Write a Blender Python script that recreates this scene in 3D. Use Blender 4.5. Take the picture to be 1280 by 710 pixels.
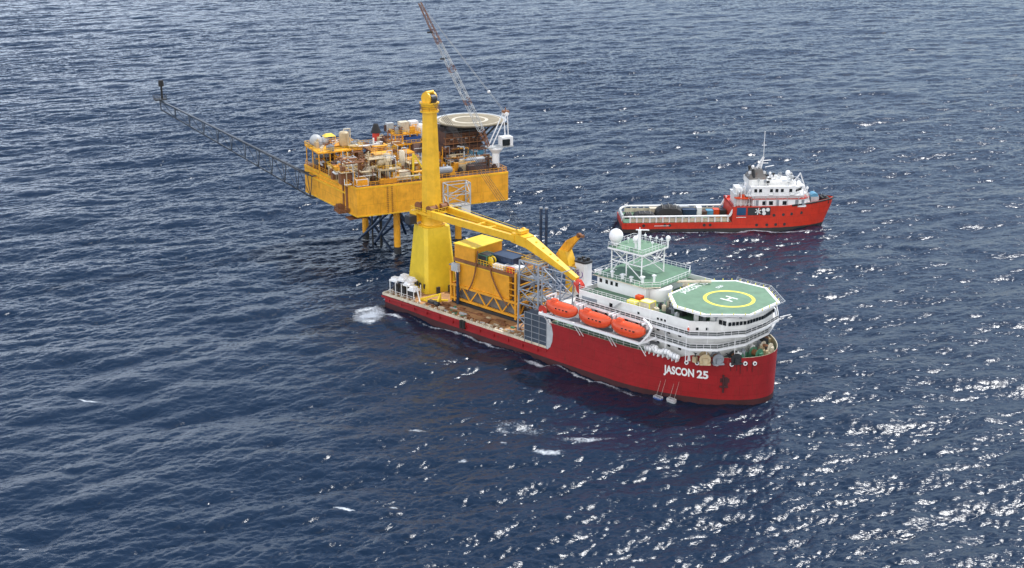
import bpy, math, random
import numpy as np
from mathutils import Vector, Matrix
R = math.radians
for o in list(bpy.data.objects): bpy.data.objects.remove(o)
scene = bpy.context.scene
COL = scene.collection

# ------------------------------------------------------------ camera
cam_d = bpy.data.cameras.new("camera"); cam = bpy.data.objects.new("camera", cam_d); COL.objects.link(cam)
cam.location = (0, 0, 117); cam.rotation_euler = (R(90-18.5), 0, 0)
cam_d.sensor_width = 36; cam_d.lens = 36*1597/1280; cam_d.clip_start = 1; cam_d.clip_end = 30000
scene.camera = cam

# ------------------------------------------------------------ sun and sky
SUN_EL, SUN_AZ = 54, 49
SUN_POWER, SKY_POWER, EXPOSURE = 3.0, 0.10, 0.48
sd = Vector((math.sin(R(SUN_AZ))*math.cos(R(SUN_EL)), math.cos(R(SUN_AZ))*math.cos(R(SUN_EL)), math.sin(R(SUN_EL))))
sun_d = bpy.data.lights.new("sun", 'SUN'); sun = bpy.data.objects.new("sun", sun_d); COL.objects.link(sun)
sun_d.energy = SUN_POWER; sun_d.angle = R(0.8); sun_d.color = (1.0, 0.988, 0.97)
sun.rotation_euler = sd.to_track_quat('Z', 'Y').to_euler(); sun.location = (0, 0, 300)
world = bpy.data.worlds.new("World"); scene.world = world; world.use_nodes = True
nt = world.node_tree; nt.nodes.clear()
wo = nt.nodes.new('ShaderNodeOutputWorld'); bg = nt.nodes.new('ShaderNodeBackground')
sky = nt.nodes.new('ShaderNodeTexSky'); sky.sky_type = 'NISHITA'; sky.sun_disc = False
sky.sun_elevation = R(SUN_EL); sky.sun_rotation = R(SUN_AZ); sky.air_density = 1.0; sky.dust_density = .7; sky.ozone_density = 1.4
# broken cloud in the upper sky, brighter to the left of the view
tc = nt.nodes.new('ShaderNodeTexCoord'); mp = nt.nodes.new('ShaderNodeMapping'); mp.inputs['Scale'].default_value = (1, 1, 2.6)
sx = nt.nodes.new('ShaderNodeSeparateXYZ'); el = nt.nodes.new('ShaderNodeMapRange'); el.inputs['From Min'].default_value = .05; el.inputs['From Max'].default_value = .45; el.inputs['To Min'].default_value = 1; el.inputs['To Max'].default_value = .15
cn = nt.nodes.new('ShaderNodeTexNoise'); cn.inputs['Scale'].default_value = 2.3; cn.inputs['Detail'].default_value = 7; cn.inputs['Roughness'].default_value = .55
cr = nt.nodes.new('ShaderNodeValToRGB'); cr.color_ramp.elements[0].position = .36; cr.color_ramp.elements[1].position = .62
mx = nt.nodes.new('ShaderNodeMix'); mx.data_type = 'RGBA'
mx.inputs['B'].default_value = (25, 27.2, 31.5, 1)
ms = nt.nodes.new('ShaderNodeMath'); ms.operation = 'MULTIPLY'; ms.inputs[1].default_value = .9
m3 = nt.nodes.new('ShaderNodeMath'); m3.operation = 'MULTIPLY'; m4 = nt.nodes.new('ShaderNodeMath'); m4.operation = 'MULTIPLY'
az = nt.nodes.new('ShaderNodeMapRange'); az.inputs['From Min'].default_value = -.55; az.inputs['From Max'].default_value = .35; az.inputs['To Min'].default_value = 1; az.inputs['To Max'].default_value = .12
L = nt.links.new
L(tc.outputs['Generated'], mp.inputs['Vector']); L(mp.outputs[0], cn.inputs['Vector']); L(cn.outputs['Fac'], cr.inputs[0])
L(cr.outputs[0], ms.inputs[0]); L(tc.outputs['Generated'], sx.inputs[0]); L(sx.outputs['Z'], el.inputs['Value']); L(ms.outputs[0], m3.inputs[0]); L(el.outputs[0], m3.inputs[1]); L(sx.outputs['X'], az.inputs['Value']); L(m3.outputs[0], m4.inputs[0]); L(az.outputs[0], m4.inputs[1]); 
# unseen bright cloud added behind the viewer as soft fill on camera-facing sides
bk = nt.nodes.new('ShaderNodeMapRange'); bk.inputs['From Min'].default_value = .0; bk.inputs['From Max'].default_value = -.45; bk.inputs['To Max'].default_value = .42
L(sx.outputs['Y'], bk.inputs['Value']); m5 = nt.nodes.new('ShaderNodeMath'); m5.operation = 'MAXIMUM'
L(m4.outputs[0], mx.inputs['Factor']); mb = nt.nodes.new('ShaderNodeMix'); mb.data_type = 'RGBA'; mb.inputs['B'].default_value = (25, 24.2, 23.2, 1)
L(mx.outputs['Result'], mb.inputs['A']); L(bk.outputs[0], mb.inputs['Factor']); L(sky.outputs[0], mx.inputs['A'])
L(mb.outputs['Result'], bg.inputs[0]); L(bg.outputs[0], wo.inputs[0]); bg.inputs[1].default_value = SKY_POWER
scene.view_settings.view_transform = 'Standard'; scene.view_settings.look = 'None'
scene.view_settings.exposure = EXPOSURE; scene.view_settings.gamma = 1; scene.view_settings.use_curve_mapping = False
scene.render.engine = 'CYCLES'; scene.render.resolution_x = 1024; scene.render.resolution_y = 568

# ------------------------------------------------------------ materials
def paint(name, col, rough=.5, metal=0., var=.12, rust=0., rust_col=(.16, .055, .02), rscale=.5, streak=True, tint=None, bump=0., seam=None):
    """painted steel: base colour, large uneven fading, rust or dirt running down"""
    m = bpy.data.materials.new(name); m.use_nodes = True; t = m.node_tree; N = t.nodes.new; K = t.links.new
    b = t.nodes['Principled BSDF']; b.inputs['Roughness'].default_value = rough; b.inputs['Metallic'].default_value = metal
    c = N('ShaderNodeTexCoord')
    n1 = N('ShaderNodeTexNoise'); n1.inputs['Scale'].default_value = .35; n1.inputs['Detail'].default_value = 6; n1.inputs['Roughness'].default_value = .65
    K(c.outputs['Object'], n1.inputs['Vector'])
    hv = N('ShaderNodeMix'); hv.data_type = 'RGBA'
    d = tint or tuple(max(0, x*(1-2.2*var)) for x in col[:3])
    hv.inputs['A'].default_value = (*d, 1); hv.inputs['B'].default_value = (*[min(1, x*(1+var)) for x in col[:3]], 1)
    r0 = N('ShaderNodeMapRange'); r0.inputs['From Min'].default_value = .3; r0.inputs['From Max'].default_value = .65
    K(n1.outputs['Fac'], r0.inputs['Value']); K(r0.outputs[0], hv.inputs['Factor'])
    out = hv.outputs['Result']
    if rust > 0:
        mpn = N('ShaderNodeMapping'); mpn.inputs['Scale'].default_value = (1, 1, .16 if streak else 1)
        n2 = N('ShaderNodeTexNoise'); n2.inputs['Scale'].default_value = rscale*2; n2.inputs['Detail'].default_value = 8; n2.inputs['Roughness'].default_value = .75
        K(c.outputs['Object'], mpn.inputs['Vector']); K(mpn.outputs[0], n2.inputs['Vector'])
        r1 = N('ShaderNodeMapRange'); r1.inputs['From Min'].default_value = .68-rust*.3; r1.inputs['From Max'].default_value = .82-rust*.2
        r1.inputs['To Max'].default_value = .85
        K(n2.outputs['Fac'], r1.inputs['Value'])
        m2 = N('ShaderNodeMix'); m2.data_type = 'RGBA'; m2.inputs['B'].default_value = (*rust_col, 1)
        K(out, m2.inputs['A']); K(r1.outputs[0], m2.inputs['Factor']); out = m2.outputs['Result']
    if seam:
        sp = N('ShaderNodeSeparateXYZ'); cb = N('ShaderNodeCombineXYZ'); K(c.outputs['Object'], sp.inputs[0]); K(sp.outputs['X'], cb.inputs['X']); K(sp.outputs['Z'], cb.inputs['Y'])
        bt = N('ShaderNodeTexBrick'); bt.inputs['Scale'].default_value = 1; bt.inputs['Brick Width'].default_value = seam[0]; bt.inputs['Row Height'].default_value = seam[1]; bt.inputs['Mortar Size'].default_value = .07; bt.inputs['Mortar Smooth'].default_value = .4
        bt.inputs['Color1'].default_value = (1, 1, 1, 1); bt.inputs['Color2'].default_value = (.93, .93, .93, 1); bt.inputs['Mortar'].default_value = (.76, .72, .72, 1); K(cb.outputs[0], bt.inputs['Vector'])
        ml = N('ShaderNodeMix'); ml.data_type = 'RGBA'; ml.blend_type = 'MULTIPLY'; ml.inputs['Factor'].default_value = 1; K(out, ml.inputs['A']); K(bt.outputs['Color'], ml.inputs['B']); out = ml.outputs['Result']
    K(out, b.inputs['Base Color'])
    if bump:
        n3 = N('ShaderNodeTexNoise'); n3.inputs['Scale'].default_value = 1.2; K(c.outputs['Object'], n3.inputs['Vector'])
        bp = N('ShaderNodeBump'); bp.inputs['Strength'].default_value = bump; bp.inputs['Distance'].default_value = .3
        K(n3.outputs['Fac'], bp.inputs['Height']); K(bp.outputs[0], b.inputs['Normal'])
    return m
M = dict(
 red=paint('hull_red', (.31, .01, .013), .5, rust=.5, rust_col=(.17, .02, .012), rscale=.9, var=.07, bump=.15, seam=(7.5, 2.4)),
 boot=paint('boot_topping', (.055, .012, .014), .6, rust=.5, rust_col=(.02, .02, .02)),
 redlight=paint('supply_red', (.6, .036, .014), .45, rust=.45, rust_col=(.25, .03, .02), rscale=.9, var=.08, seam=(6, 2.2)),
 darkboot=paint('supply_boot', (.035, .03, .03), .6, rust=.3),
 white=paint('white_paint', (.74, .74, .72), .5, rust=.16, rust_col=(.42, .36, .3), var=.06),
 whiteclean=paint('white_gloss', (.82, .82, .82), .35, var=.03),
 cream=paint('cream_paint', (.62, .55, .42), .55, rust=.4, var=.12),
 yellow=paint('crane_yellow', (.8, .46, .025), .42, rust=.22, rust_col=(.4, .17, .03), var=.1),
 yellowb=paint('bright_yellow', (.78, .55, .03), .42, rust=.12, rust_col=(.5, .3, .03), var=.07),
 orange=paint('module_orange', (.72, .32, .018), .5, rust=.28, rust_col=(.42, .13, .02), var=.1),
 ochre=paint('platform_yellow', (.84, .39, .02), .5, rust=.38, rust_col=(.3, .1, .02), rscale=.7, var=.12, seam=(4.2, 9.5)),
 rustb=paint('rusty_steel', (.22, .09, .035), .75, rust=.6, rust_col=(.08, .04, .025), streak=False),
 deckwood=paint('deck_timber', (.42, .22, .09), .8, rust=.55, rust_col=(.16, .09, .05), rscale=.35, streak=False, var=.25),
 deckgreen=paint('deck_green', (.1, .2, .12), .6, rust=.25, rust_col=(.2, .27, .19), streak=False, var=.14),
 greenlight=paint('helideck_green', (.13, .235, .145), .65, rust=.35, rust_col=(.2, .28, .2), streak=False, var=.1),
 grey=paint('grey_steel', (.25, .27, .3), .5, rust=.3, rust_col=(.12, .1, .09)),
 lgrey=paint('light_grey', (.45, .47, .48), .5, rust=.3, rust_col=(.2, .17, .15)),
 lattice=paint('lattice_bluegrey', (.3, .34, .4), .5, rust=.3, rust_col=(.14, .12, .12)),
 dark=paint('dark_steel', (.03, .032, .036), .5),
 navy=paint('navy_paint', (.015, .035, .08), .4, var=.2),
 blue=paint('blue_paint', (.025, .09, .33), .45, rust=.2, var=.15),
 teal=paint('blue_tank', (.1, .3, .45), .45),
 orangeb=paint('lifeboat_orange', (.7, .08, .02), .35, rust=.2, rust_col=(.5, .1, .04), var=.08),
 redp=paint('red_paint', (.6, .05, .03), .45, rust=.25),
 glass=paint('window_glass', (.012, .016, .02), .12, var=.3),
 markw=paint('marking_white', (.78, .8, .78), .6, var=.04),
 marky=paint('marking_yellow', (.8, .7, .08), .6, var=.05),
 black=paint('black_rubber', (.012, .012, .013), .7),
 tan=paint('helideck_tan', (.24, .2, .13), .75, rust=.5, rust_col=(.25, .2, .13), streak=False),
 brown=paint('brown_net', (.085, .045, .035), .8, rust=.4, streak=False),
 purple=paint('purple_emblem', (.2, .06, .35), .5),
 green=paint('green_machine', (.06, .2, .12), .5, rust=.4),
 net=paint('rail_shade_grey', (.06, .07, .07), .8, rust=.4, rust_col=(.35, .35, .33), streak=False, rscale=2),  # dark tone that paints in the shade behind the walkway rails
 slate=paint('slate_steel', (.05, .068, .095), .5, rust=.2),
 signblue=paint('sign_blue', (.015, .07, .16), .4),
 backing=paint('grey_brown_panel', (.15, .14, .13), .6, rust=.4),
 rope=paint('rope', (.4, .38, .33), .9),
 brass=paint('beige_pipe', (.52, .42, .26), .45, rust=.45, rust_col=(.3, .13, .04), rscale=.9),
)

# ------------------------------------------------------------ mesh helpers
class MB:
    def __init__(s, org=(0, 0, 0)): s.v = []; s.f = []; s.org = Vector(org); s.smooth = []
    def add(s, vs, fs, sm=False):
        n = len(s.v); s.v += [tuple(Vector(p)-s.org) for p in vs]; s.f += [tuple(i+n for i in f) for f in fs]; s.smooth += [sm]*len(fs)
    def box(s, x0, x1, y0, y1, z0, z1):
        s.prism([(x0, y0), (x1, y0), (x1, y1), (x0, y1)], z0, z1)
    def obox(s, c, sz, rot=0, z0=None):
        ca, sa = math.cos(rot), math.sin(rot); hx, hy = sz[0]/2, sz[1]/2
        P = [(c[0]+x*ca-y*sa, c[1]+x*sa+y*ca) for x, y in ((-hx, -hy), (hx, -hy), (hx, hy), (-hx, hy))]
        s.prism(P, c[2], c[2]+sz[2])
    def prism(s, poly, z0, z1, poly1=None):
        n = len(poly); q = poly1 or poly
        f0 = z0 if callable(z0) else (lambda x, y: z0); f1 = z1 if callable(z1) else (lambda x, y: z1)
        vs = [(x, y, f0(x, y)) for x, y in poly]+[(x, y, f1(x, y)) for x, y in q]
        s.add(vs, [tuple(range(n-1, -1, -1)), tuple(range(n, 2*n))]+[(i, (i+1) % n, n+(i+1) % n, n+i) for i in range(n)])
    def loft(s, loops, cap0=True, cap1=True, sm=False):
        n = len(loops[0]); vs = [p for l in loops for p in l]; fs = []
        for k in range(len(loops)-1):
            for i in range(n): j = (i+1) % n; fs.append((k*n+i, k*n+j, (k+1)*n+j, (k+1)*n+i))
        s.add(vs, fs, sm)
        if cap0: s.add(loops[0], [tuple(range(n-1, -1, -1))])
        if cap1: s.add(loops[-1], [tuple(range(n))])
    def tube(s, p, q, r, n=6, r2=None, cap=True):
        p, q = Vector(p), Vector(q); d = q-p
        if d.length < 1e-6: return
        d.normalize(); a = d.orthogonal().normalized() if abs(d.z) > .99 else d.cross(Vector((0, 0, 1))).normalized(); b = d.cross(a); r2 = r if r2 is None else r2
        l0 = [p+(a*math.cos(t)+b*math.sin(t))*r for t in [2*math.pi*(i+.5)/n for i in range(n)]]
        l1 = [q+(a*math.cos(t)+b*math.sin(t))*r2 for t in [2*math.pi*(i+.5)/n for i in range(n)]]
        s.loft([l0, l1], cap, cap, n > 5)
    def path(s, pts, r, n=6):
        for i in range(len(pts)-1): s.tube(pts[i], pts[i+1], r, n)
    def beam(s, p, q, w, h, w2=None, h2=None):
        p, q = Vector(p), Vector(q); d = (q-p).normalized(); a = d.cross(Vector((0, 0, 1)))
        a = Vector((1, 0, 0)) if a.length < 1e-3 else a.normalized(); b = a.cross(d); w2 = w2 or w; h2 = h2 or h
        L0 = [p+a*x*w/2+b*y*h/2 for x, y in ((-1, -1), (1, -1), (1, 1), (-1, 1))]
        L1 = [q+a*x*w2/2+b*y*h2/2 for x, y in ((-1, -1), (1, -1), (1, 1), (-1, 1))]
        s.loft([L0, L1])
    def cyl(s, x, y, z0, z1, r, n=16, r2=None): s.tube((x, y, z0), (x, y, z1), r, n, r2)
    def lathe(s, c, prof, n=20, axis='z'):
        c = Vector(c); loops = []
        for r, h in prof:
            l = []
            for i in range(n):
                t = 2*math.pi*i/n; x, y = r*math.cos(t), r*math.sin(t)
                l.append(c+(Vector((x, y, h)) if axis == 'z' else Vector((h, x, y)) if axis == 'x' else Vector((y, h, x))))
            loops.append(l)
        s.loft(loops, True, True, True)
    def sphere(s, c, r, n=20, k=10):
        s.lathe(c, [(max(.001, r*math.sin(math.pi*i/k)), -r*math.cos(math.pi*i/k)) for i in range(k+1)], n)
    def rail(s, pts, h=1.1, sp=2.0, r=.045, mid=True, closed=False):
        pts = [Vector(p) for p in pts]
        if closed: pts = pts+[pts[0]]
        for i in range(len(pts)-1):
            p, q = pts[i], pts[i+1]; U = Vector((0, 0, h)); s.tube(p+U, q+U, r, 4)
            if mid: s.tube(p+U*.5, q+U*.5, r*.8, 4)
            n = max(1, int((q-p).length/sp))
            for k in range(n+1): g = p+(q-p)*k/n; s.tube(g, g+U, r, 4)
    def truss(s, A, B, n, r, rd=None):
        """A, B: two lists of corner points (start, end); chords, posts and diagonals around a box or triangle"""
        rd = rd or r*.65; m = len(A); A = [Vector(p) for p in A]; B = [Vector(p) for p in B]
        for a, b in zip(A, B): s.tube(a, b, r, 6)
        for k in range(n+1):
            t = k/n; ring = [a.lerp(b, t) for a, b in zip(A, B)]
            for i in range(m): s.tube(ring[i], ring[(i+1) % m], rd, 4)
            if k < n:
                nx = [a.lerp(b, (k+1)/n) for a, b in zip(A, B)]
                for i in range(m):
                    j = (i+1) % m
                    if k % 2: s.tube(ring[i], nx[j], rd, 4)
                    else: s.tube(ring[j], nx[i], rd, 4)
    def build(s, name, mat, parent=None, label=None):
        me = bpy.data.meshes.new(name); me.from_pydata(s.v, [], s.f); me.polygons.foreach_set('use_smooth', s.smooth)
        me.validate(); me.update()
        me.materials.append(M[mat] if isinstance(mat, str) else mat)
        o = bpy.data.objects.new(name, me); COL.objects.link(o)
        if any(s.smooth):
            try: me.set_sharp_from_angle(angle=R(40))
            except Exception: pass
        if parent is not None: o.parent = parent
        if label: o['label'] = label
        return o
class Frame:
    def __init__(s, x, y, ang): s.o = (x, y); s.a = ang; s.c = math.cos(ang); s.s = math.sin(ang)
    def w(s, a, b, z=0): return (s.o[0]+a*s.c-b*s.s, s.o[1]+a*s.s+b*s.c, z)
def thing(name, label, cat, fr, loc, rot=0, group=None):
    o = bpy.data.objects.new(name, None); COL.objects.link(o); o.empty_display_size = .5
    o.location = fr.w(*loc); o.rotation_euler = (0, 0, fr.a+rot)
    o['label'] = label; o['category'] = cat
    if group: o['group'] = group
    return o
def copy_tree(o, parent=None):
    kids = [c for c in bpy.data.objects if c.parent == o]
    c = o.copy(); COL.objects.link(c); c.parent = parent
    for k in kids: copy_tree(k, c)
    return c
def place(o, fr, loc, rot=0, label=None, scale=None):
    o.location = fr.w(*loc); o.rotation_euler = (0, 0, fr.a+rot)
    if label: o['label'] = label
    if scale: o.scale = scale
    return o
def text_mesh(body, size, spacing=1.0, shear=0, bold=0.0):
    cu = bpy.data.curves.new('lettering', 'FONT'); cu.body = body; cu.size = size; cu.space_character = spacing; cu.shear = shear
    cu.offset = bold; cu.resolution_u = 3
    ob = bpy.data.objects.new('lettering', cu); COL.objects.link(ob)
    dg = bpy.context.evaluated_depsgraph_get(); dg.update()
    me = bpy.data.meshes.new_from_object(ob.evaluated_get(dg))
    V = [tuple(v.co) for v in me.vertices]; F = [tuple(p.vertices) for p in me.polygons]
    bpy.data.objects.remove(ob); bpy.data.meshes.remove(me); bpy.data.curves.remove(cu)
    return V, F
# ------------------------------------------------------------ sea
def spectrum_tile(N, Lt, wind, wdir, lmin, lmax, seed, spread=2.0, ex=4.0):
    rng = np.random.default_rng(seed); k1 = 2*np.pi*np.fft.fftfreq(N, Lt/N); kx, ky = np.meshgrid(k1, k1, indexing='ij')
    k = np.hypot(kx, ky); k[0, 0] = 1e-6; g = 9.81; Lw = wind**2/g
    cosf = (kx*math.cos(wdir)+ky*math.sin(wdir))/k
    ph = np.exp(-1/(k*Lw)**2)/k**ex*(np.abs(cosf)**spread*.94+.06)*np.where(cosf < 0, .3, 1)
    lam = 2*np.pi/k; ph *= (lam > lmin)*(lam < lmax)*np.exp(-(k*lmin*.12)**2); ph[0, 0] = 0
    amp = np.sqrt(ph)*(rng.normal(size=(N, N))+1j*rng.normal(size=(N, N)))
    h = np.real(np.fft.ifft2(amp)); 
    dx = np.real(np.fft.ifft2(-1j*kx/k*amp)); dy = np.real(np.fft.ifft2(-1j*ky/k*amp))
    sl = np.hypot(np.real(np.fft.ifft2(1j*kx*amp)), np.real(np.fft.ifft2(1j*ky*amp))); 
    return h, dx, dy, math.sqrt((sl**2).mean())
def samp(t, X, Y, Lt):
    N = t.shape[0]; u = (X/Lt*N) % N; v = (Y/Lt*N) % N; i = np.floor(u).astype(int); j = np.floor(v).astype(int); fu = u-i; fv = v-j
    i %= N; j %= N; i2 = (i+1) % N; j2 = (j+1) % N
    return t[i, j]*(1-fu)*(1-fv)+t[i2, j]*fu*(1-fv)+t[i, j2]*(1-fu)*fv+t[i2, j2]*fu*fv
def build_sea():
    def axis(segs):
        out = [segs[0][0]]
        for a, b, s0, s1 in segs:
            x = a
            while x < b-1e-6:
                st = s0+(s1-s0)*(x-a)/(b-a); x = min(b, x+st); out.append(x)
        return np.array(out)
    hx = axis([(0, 160, .29, .31), (160, 360, .34, .75), (360, 620, .8, 2.5), (620, 12000, 5, 900)])
    X1 = np.concatenate([-hx[:0:-1], hx])
    Y1 = axis([(-2500, 60, 400, 20), (60, 170, 8, .8), (170, 400, .29, .42), (400, 760, .42, 1.1), (760, 1350, 1.2, 2.4), (1350, 1900, 3, 12), (1900, 22000, 20, 1500)])
    X, Y = np.meshgrid(X1, Y1, indexing='ij')
    Z = np.zeros_like(X); DX = np.zeros_like(X); DY = np.zeros_like(X)
    wd = R(-104)
    for (N, Lt, wind, wdir, lmin, lmax, seed, slope, chop, spread, ex) in ((256, 731., 9, R(-72), 26, 95, 2, .035, 1.0, 5, 4.), (1024, 412., 6.0, R(-66), 5, 70, 3, .115, 1.25, 7, 4.), (1024, 173., 5, R(-80), 1.0, 7, 5, .175, 1.1, 3.5, 3.6), (1024, 89., 5, R(-105), .5, 2.2, 8, .21, .9, 1.6, 3.2)):
        h, dx, dy, s = spectrum_tile(N, Lt, wind, wdir, lmin, lmax, seed, spread, ex); q = slope/s
        ca, sa = math.cos(.37*seed), math.sin(.37*seed)
        # the tile is laid rotated by a small angle so that its repeats do not line up with the view
        ang = .11*(seed-3)+.05; c, s_ = math.cos(ang), math.sin(ang); U = X*c+Y*s_; V = -X*s_+Y*c
        hh, ax, ay = samp(h, U, V, Lt)*q, samp(dx, U, V, Lt)*q*chop, samp(dy, U, V, Lt)*q*chop
        # wind gusts: patches where the short waves stand higher
        g = 1+.4*np.sin(X/61+1.3*np.sin(Y/83))*np.sin(Y/97+.9*np.sin(X/71)) if lmax < 20 else 1
        Z += hh*g; DX += (ax*c-ay*s_)*g; DY += (ax*s_+ay*c)*g
    fade = np.clip((1900-Y)/600, 0, 1)*np.clip((Y-100)/60, 0, 1)*np.clip((800-np.abs(X))/200, 0, 1)
    Z *= fade; DX *= fade; DY *= fade
    # calmer water in the lee against the hulls' sides is left to the waves; foam where crests fold
    gx = np.gradient(DX, axis=0)/np.gradient(X1)[:, None]; gy = np.gradient(DY, axis=1)/np.gradient(Y1)[None, :]
    J = (1+gx)*(1+gy); crest = np.clip((.52-J)/.3, 0, 1)*.75
    foam = crest*np.clip((Z-.15)/.3, 0, 1)
    rng = np.random.default_rng(9)
    def blob(cx, cy, rx, ry, ang, amt):
        c, s_ = math.cos(ang), math.sin(ang); u = ((X-cx)*c+(Y-cy)*s_)/rx; v = (-(X-cx)*s_+(Y-cy)*c)/ry
        np.maximum(foam, amt*np.exp(-(u*u+v*v)), out=foam)
    for b in FOAM: blob(*b)
    foam = np.minimum(foam, .56)
    for b in FOAM:
        if b[5] >= 1.2: blob(*b[:5], .8)
    n0, n1 = X.shape
    co = np.stack([X+DX, Y+DY, Z], -1).reshape(-1, 3).astype(np.float32)
    me = bpy.data.meshes.new('sea'); nv = n0*n1; nf = (n0-1)*(n1-1)
    i = np.arange(nv).reshape(n0, n1); q = np.stack([i[:-1, :-1], i[1:, :-1], i[1:, 1:], i[:-1, 1:]], -1).reshape(-1).astype(np.int32)
    me.vertices.add(nv); me.vertices.foreach_set('co', co.ravel()); me.loops.add(nf*4); me.loops.foreach_set('vertex_index', q)
    me.polygons.add(nf); me.polygons.foreach_set('loop_start', np.arange(0, nf*4, 4, dtype=np.int32))
    me.polygons.foreach_set('use_smooth', np.ones(nf, dtype=bool)); me.update()
    at = me.attributes.new('foam', 'FLOAT', 'POINT'); at.data.foreach_set('value', foam.ravel().astype(np.float32))
    me.materials.append(water()); o = bpy.data.objects.new('sea', me); COL.objects.link(o); o['kind'] = 'structure'
    print('sea verts', nv)
def water():
    m = bpy.data.materials.new('sea_water'); m.use_nodes = True; t = m.node_tree; N = t.nodes.new; K = t.links.new
    b = t.nodes['Principled BSDF']; b.inputs['Base Color'].default_value = (.004, .0145, .035, 1); b.inputs['Roughness'].default_value = .21
    b.inputs['IOR'].default_value = 1.34
    c = N('ShaderNodeTexCoord')
    def noise(sc, det, rough, scale=(1, 1, 1), rot=0):
        mp = N('ShaderNodeMapping'); mp.inputs['Scale'].default_value = scale; mp.inputs['Rotation'].default_value = (0, 0, rot)
        n = N('ShaderNodeTexNoise'); n.inputs['Scale'].default_value = sc; n.inputs['Detail'].default_value = det; n.inputs['Roughness'].default_value = rough
        K(c.outputs['Object'], mp.inputs['Vector']); K(mp.outputs[0], n.inputs['Vector']); return n
    n1 = noise(1.5, 4, .6, (.55, 1.3, 1), .22); n1.noise_type = 'RIDGED_MULTIFRACTAL'; n2 = noise(2.6, 3, .6, (.7, 1.3, 1), -.2)
    b1 = N('ShaderNodeBump'); b1.inputs['Strength'].default_value = 1; b1.inputs['Distance'].default_value = .085; K(n1.outputs['Fac'], b1.inputs['Height'])
    b2 = N('ShaderNodeBump'); b2.inputs['Strength'].default_value = 1; b2.inputs['Distance'].default_value = .065; K(n2.outputs['Fac'], b2.inputs['Height']); K(b1.outputs[0], b2.inputs['Normal'])
    K(b2.outputs[0], b.inputs['Normal'])
    a = N('ShaderNodeAttribute'); a.attribute_name = 'foam'
    f1 = noise(2.0, 10, .8, (1, 1.3, 1)); f2 = noise(.28, 4, .6)
    ad = N('ShaderNodeMath'); ad.operation = 'MULTIPLY_ADD'; ad.inputs[1].default_value = .95; K(a.outputs['Fac'], ad.inputs[0]); K(f1.outputs['Fac'], ad.inputs[2])
    ad2 = N('ShaderNodeMath'); ad2.operation = 'MULTIPLY_ADD'; ad2.inputs[1].default_value = .5; K(f2.outputs['Fac'], ad2.inputs[0]); K(ad.outputs[0], ad2.inputs[2])
    r = N('ShaderNodeMapRange'); r.inputs['From Min'].default_value = 1.13; r.inputs['From Max'].default_value = 1.45; K(ad2.outputs[0], r.inputs['Value'])
    foam = N('ShaderNodeBsdfDiffuse'); foam.inputs['Color'].default_value = (.75, .8, .84, 1)
    mx = N('ShaderNodeMixShader'); K(r.outputs[0], mx.inputs[0]); K(b.outputs[0], mx.inputs[1]); K(foam.outputs[0], mx.inputs[2])
    K(mx.outputs[0], t.nodes['Material Output'].inputs['Surface'])
    return m
SHIP = Frame(-34.8, 329.3, R(-42.8)); SUP = Frame(36.2, 403.4, R(2.4)); PLAT = Frame(-45.77, 365.4, R(26))
def _f(fr, a, b, rx, ry, rot, amt): x, y, _ = fr.w(a, b); return (x, y, rx, ry, fr.a+rot, amt)
FOAM = [_f(SHIP, 1.5, -7.0, 6.0, 4.6, 2.3, 1.25), _f(SHIP, -1, -2, 3.2, 2.6, .6, .6), _f(SHIP, 2, -7, 8, 7.5, .5, .52), _f(SHIP, -3, 10, 6, 5, 1.2, .9), _f(SHIP, 5, -3, 8, 1.6, 0, .6), _f(SHIP, 30, -.8, 26, .9, 0, .62), _f(SHIP, 72, -.8, 20, .7, 0, .6), (-35.5, 378.5, 3, 1.6, 0, .62), (-47.2, 394.5, 3, 1.6, 0, .6), _f(SHIP, 58, -2.5, 7, 1.5, 0, .62), _f(SHIP, 84, -1.6, 12, .8, 0, .45),
        _f(SUP, 42, -1.2, 12, .9, 0, 1.25), _f(SUP, 36, -1.8, 6, 1.6, -.1, 1.1), _f(SUP, 54, -1.6, 10, .7, .05, .9), _f(SUP, 20, -1.2, 14, .6, 0, .7), _f(SUP, 69, 5, 4, 4, .3, .5),
        (7.4, 239.2, 5, 1.6, -.1, .6), (-31.8, 215.7, 3.4, .6, -.25, .66), (-22.7, 215.7, 1.3, .6, .1, .62), (-9.8, 235.6, 1.8, .9, 0, .58), (-1.7, 243.8, 1.2, 1.6, .2, .6), (16.1, 245.7, 10, 3, 0, .5), (-87.8, 201.2, 2.4, .5, -.1, .7), (-96.3, 266.7, 4, .5, -.4, .7), (-20.6, 249.7, 4, 1.4, 0, .5),
        (2, 252, 14, 6, -.2, .42)]
# ------------------------------------------------------------ construction vessel (a along the ship from the stern, b from its starboard side)
BC = 17.0; DK = 3.6; FD = 10.6
def hw(a, z=0):
    """half breadth of the hull"""
    p, q = 1.6+.03*max(0, z), .526
    if a < 80: return 17.0 if a > 2 else 17-.35*(2-a)
    t = min(1, (a-80)/31); return 17*max(0, 1-t**p)**q
def ship_outline(a0, z, n=34, off=0.0, zf=None):
    As = [a0]+[a for a in (20, 40, 60, 70) if a > a0+1]+[80+31*math.sin(math.pi/2*i/n) for i in range(n+1)]
    s = [(a, BC-max(0, hw(a, z)-off)) for a in As]; p = [(a, BC+max(0, hw(a, z)-off)) for a in As[:-1]][::-1]
    return s+p
def sheer(a): return FD+.0*a+max(0, min(1, (a-95.5)/3))*1.0
V = thing('construction_vessel', 'long red hulled crane vessel with white accommodation block and green octagonal helideck at its bow', 'ship', SHIP, (55, 17, 0))
VO = (55, 17, 0)
def mv(): return MB(VO)
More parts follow.
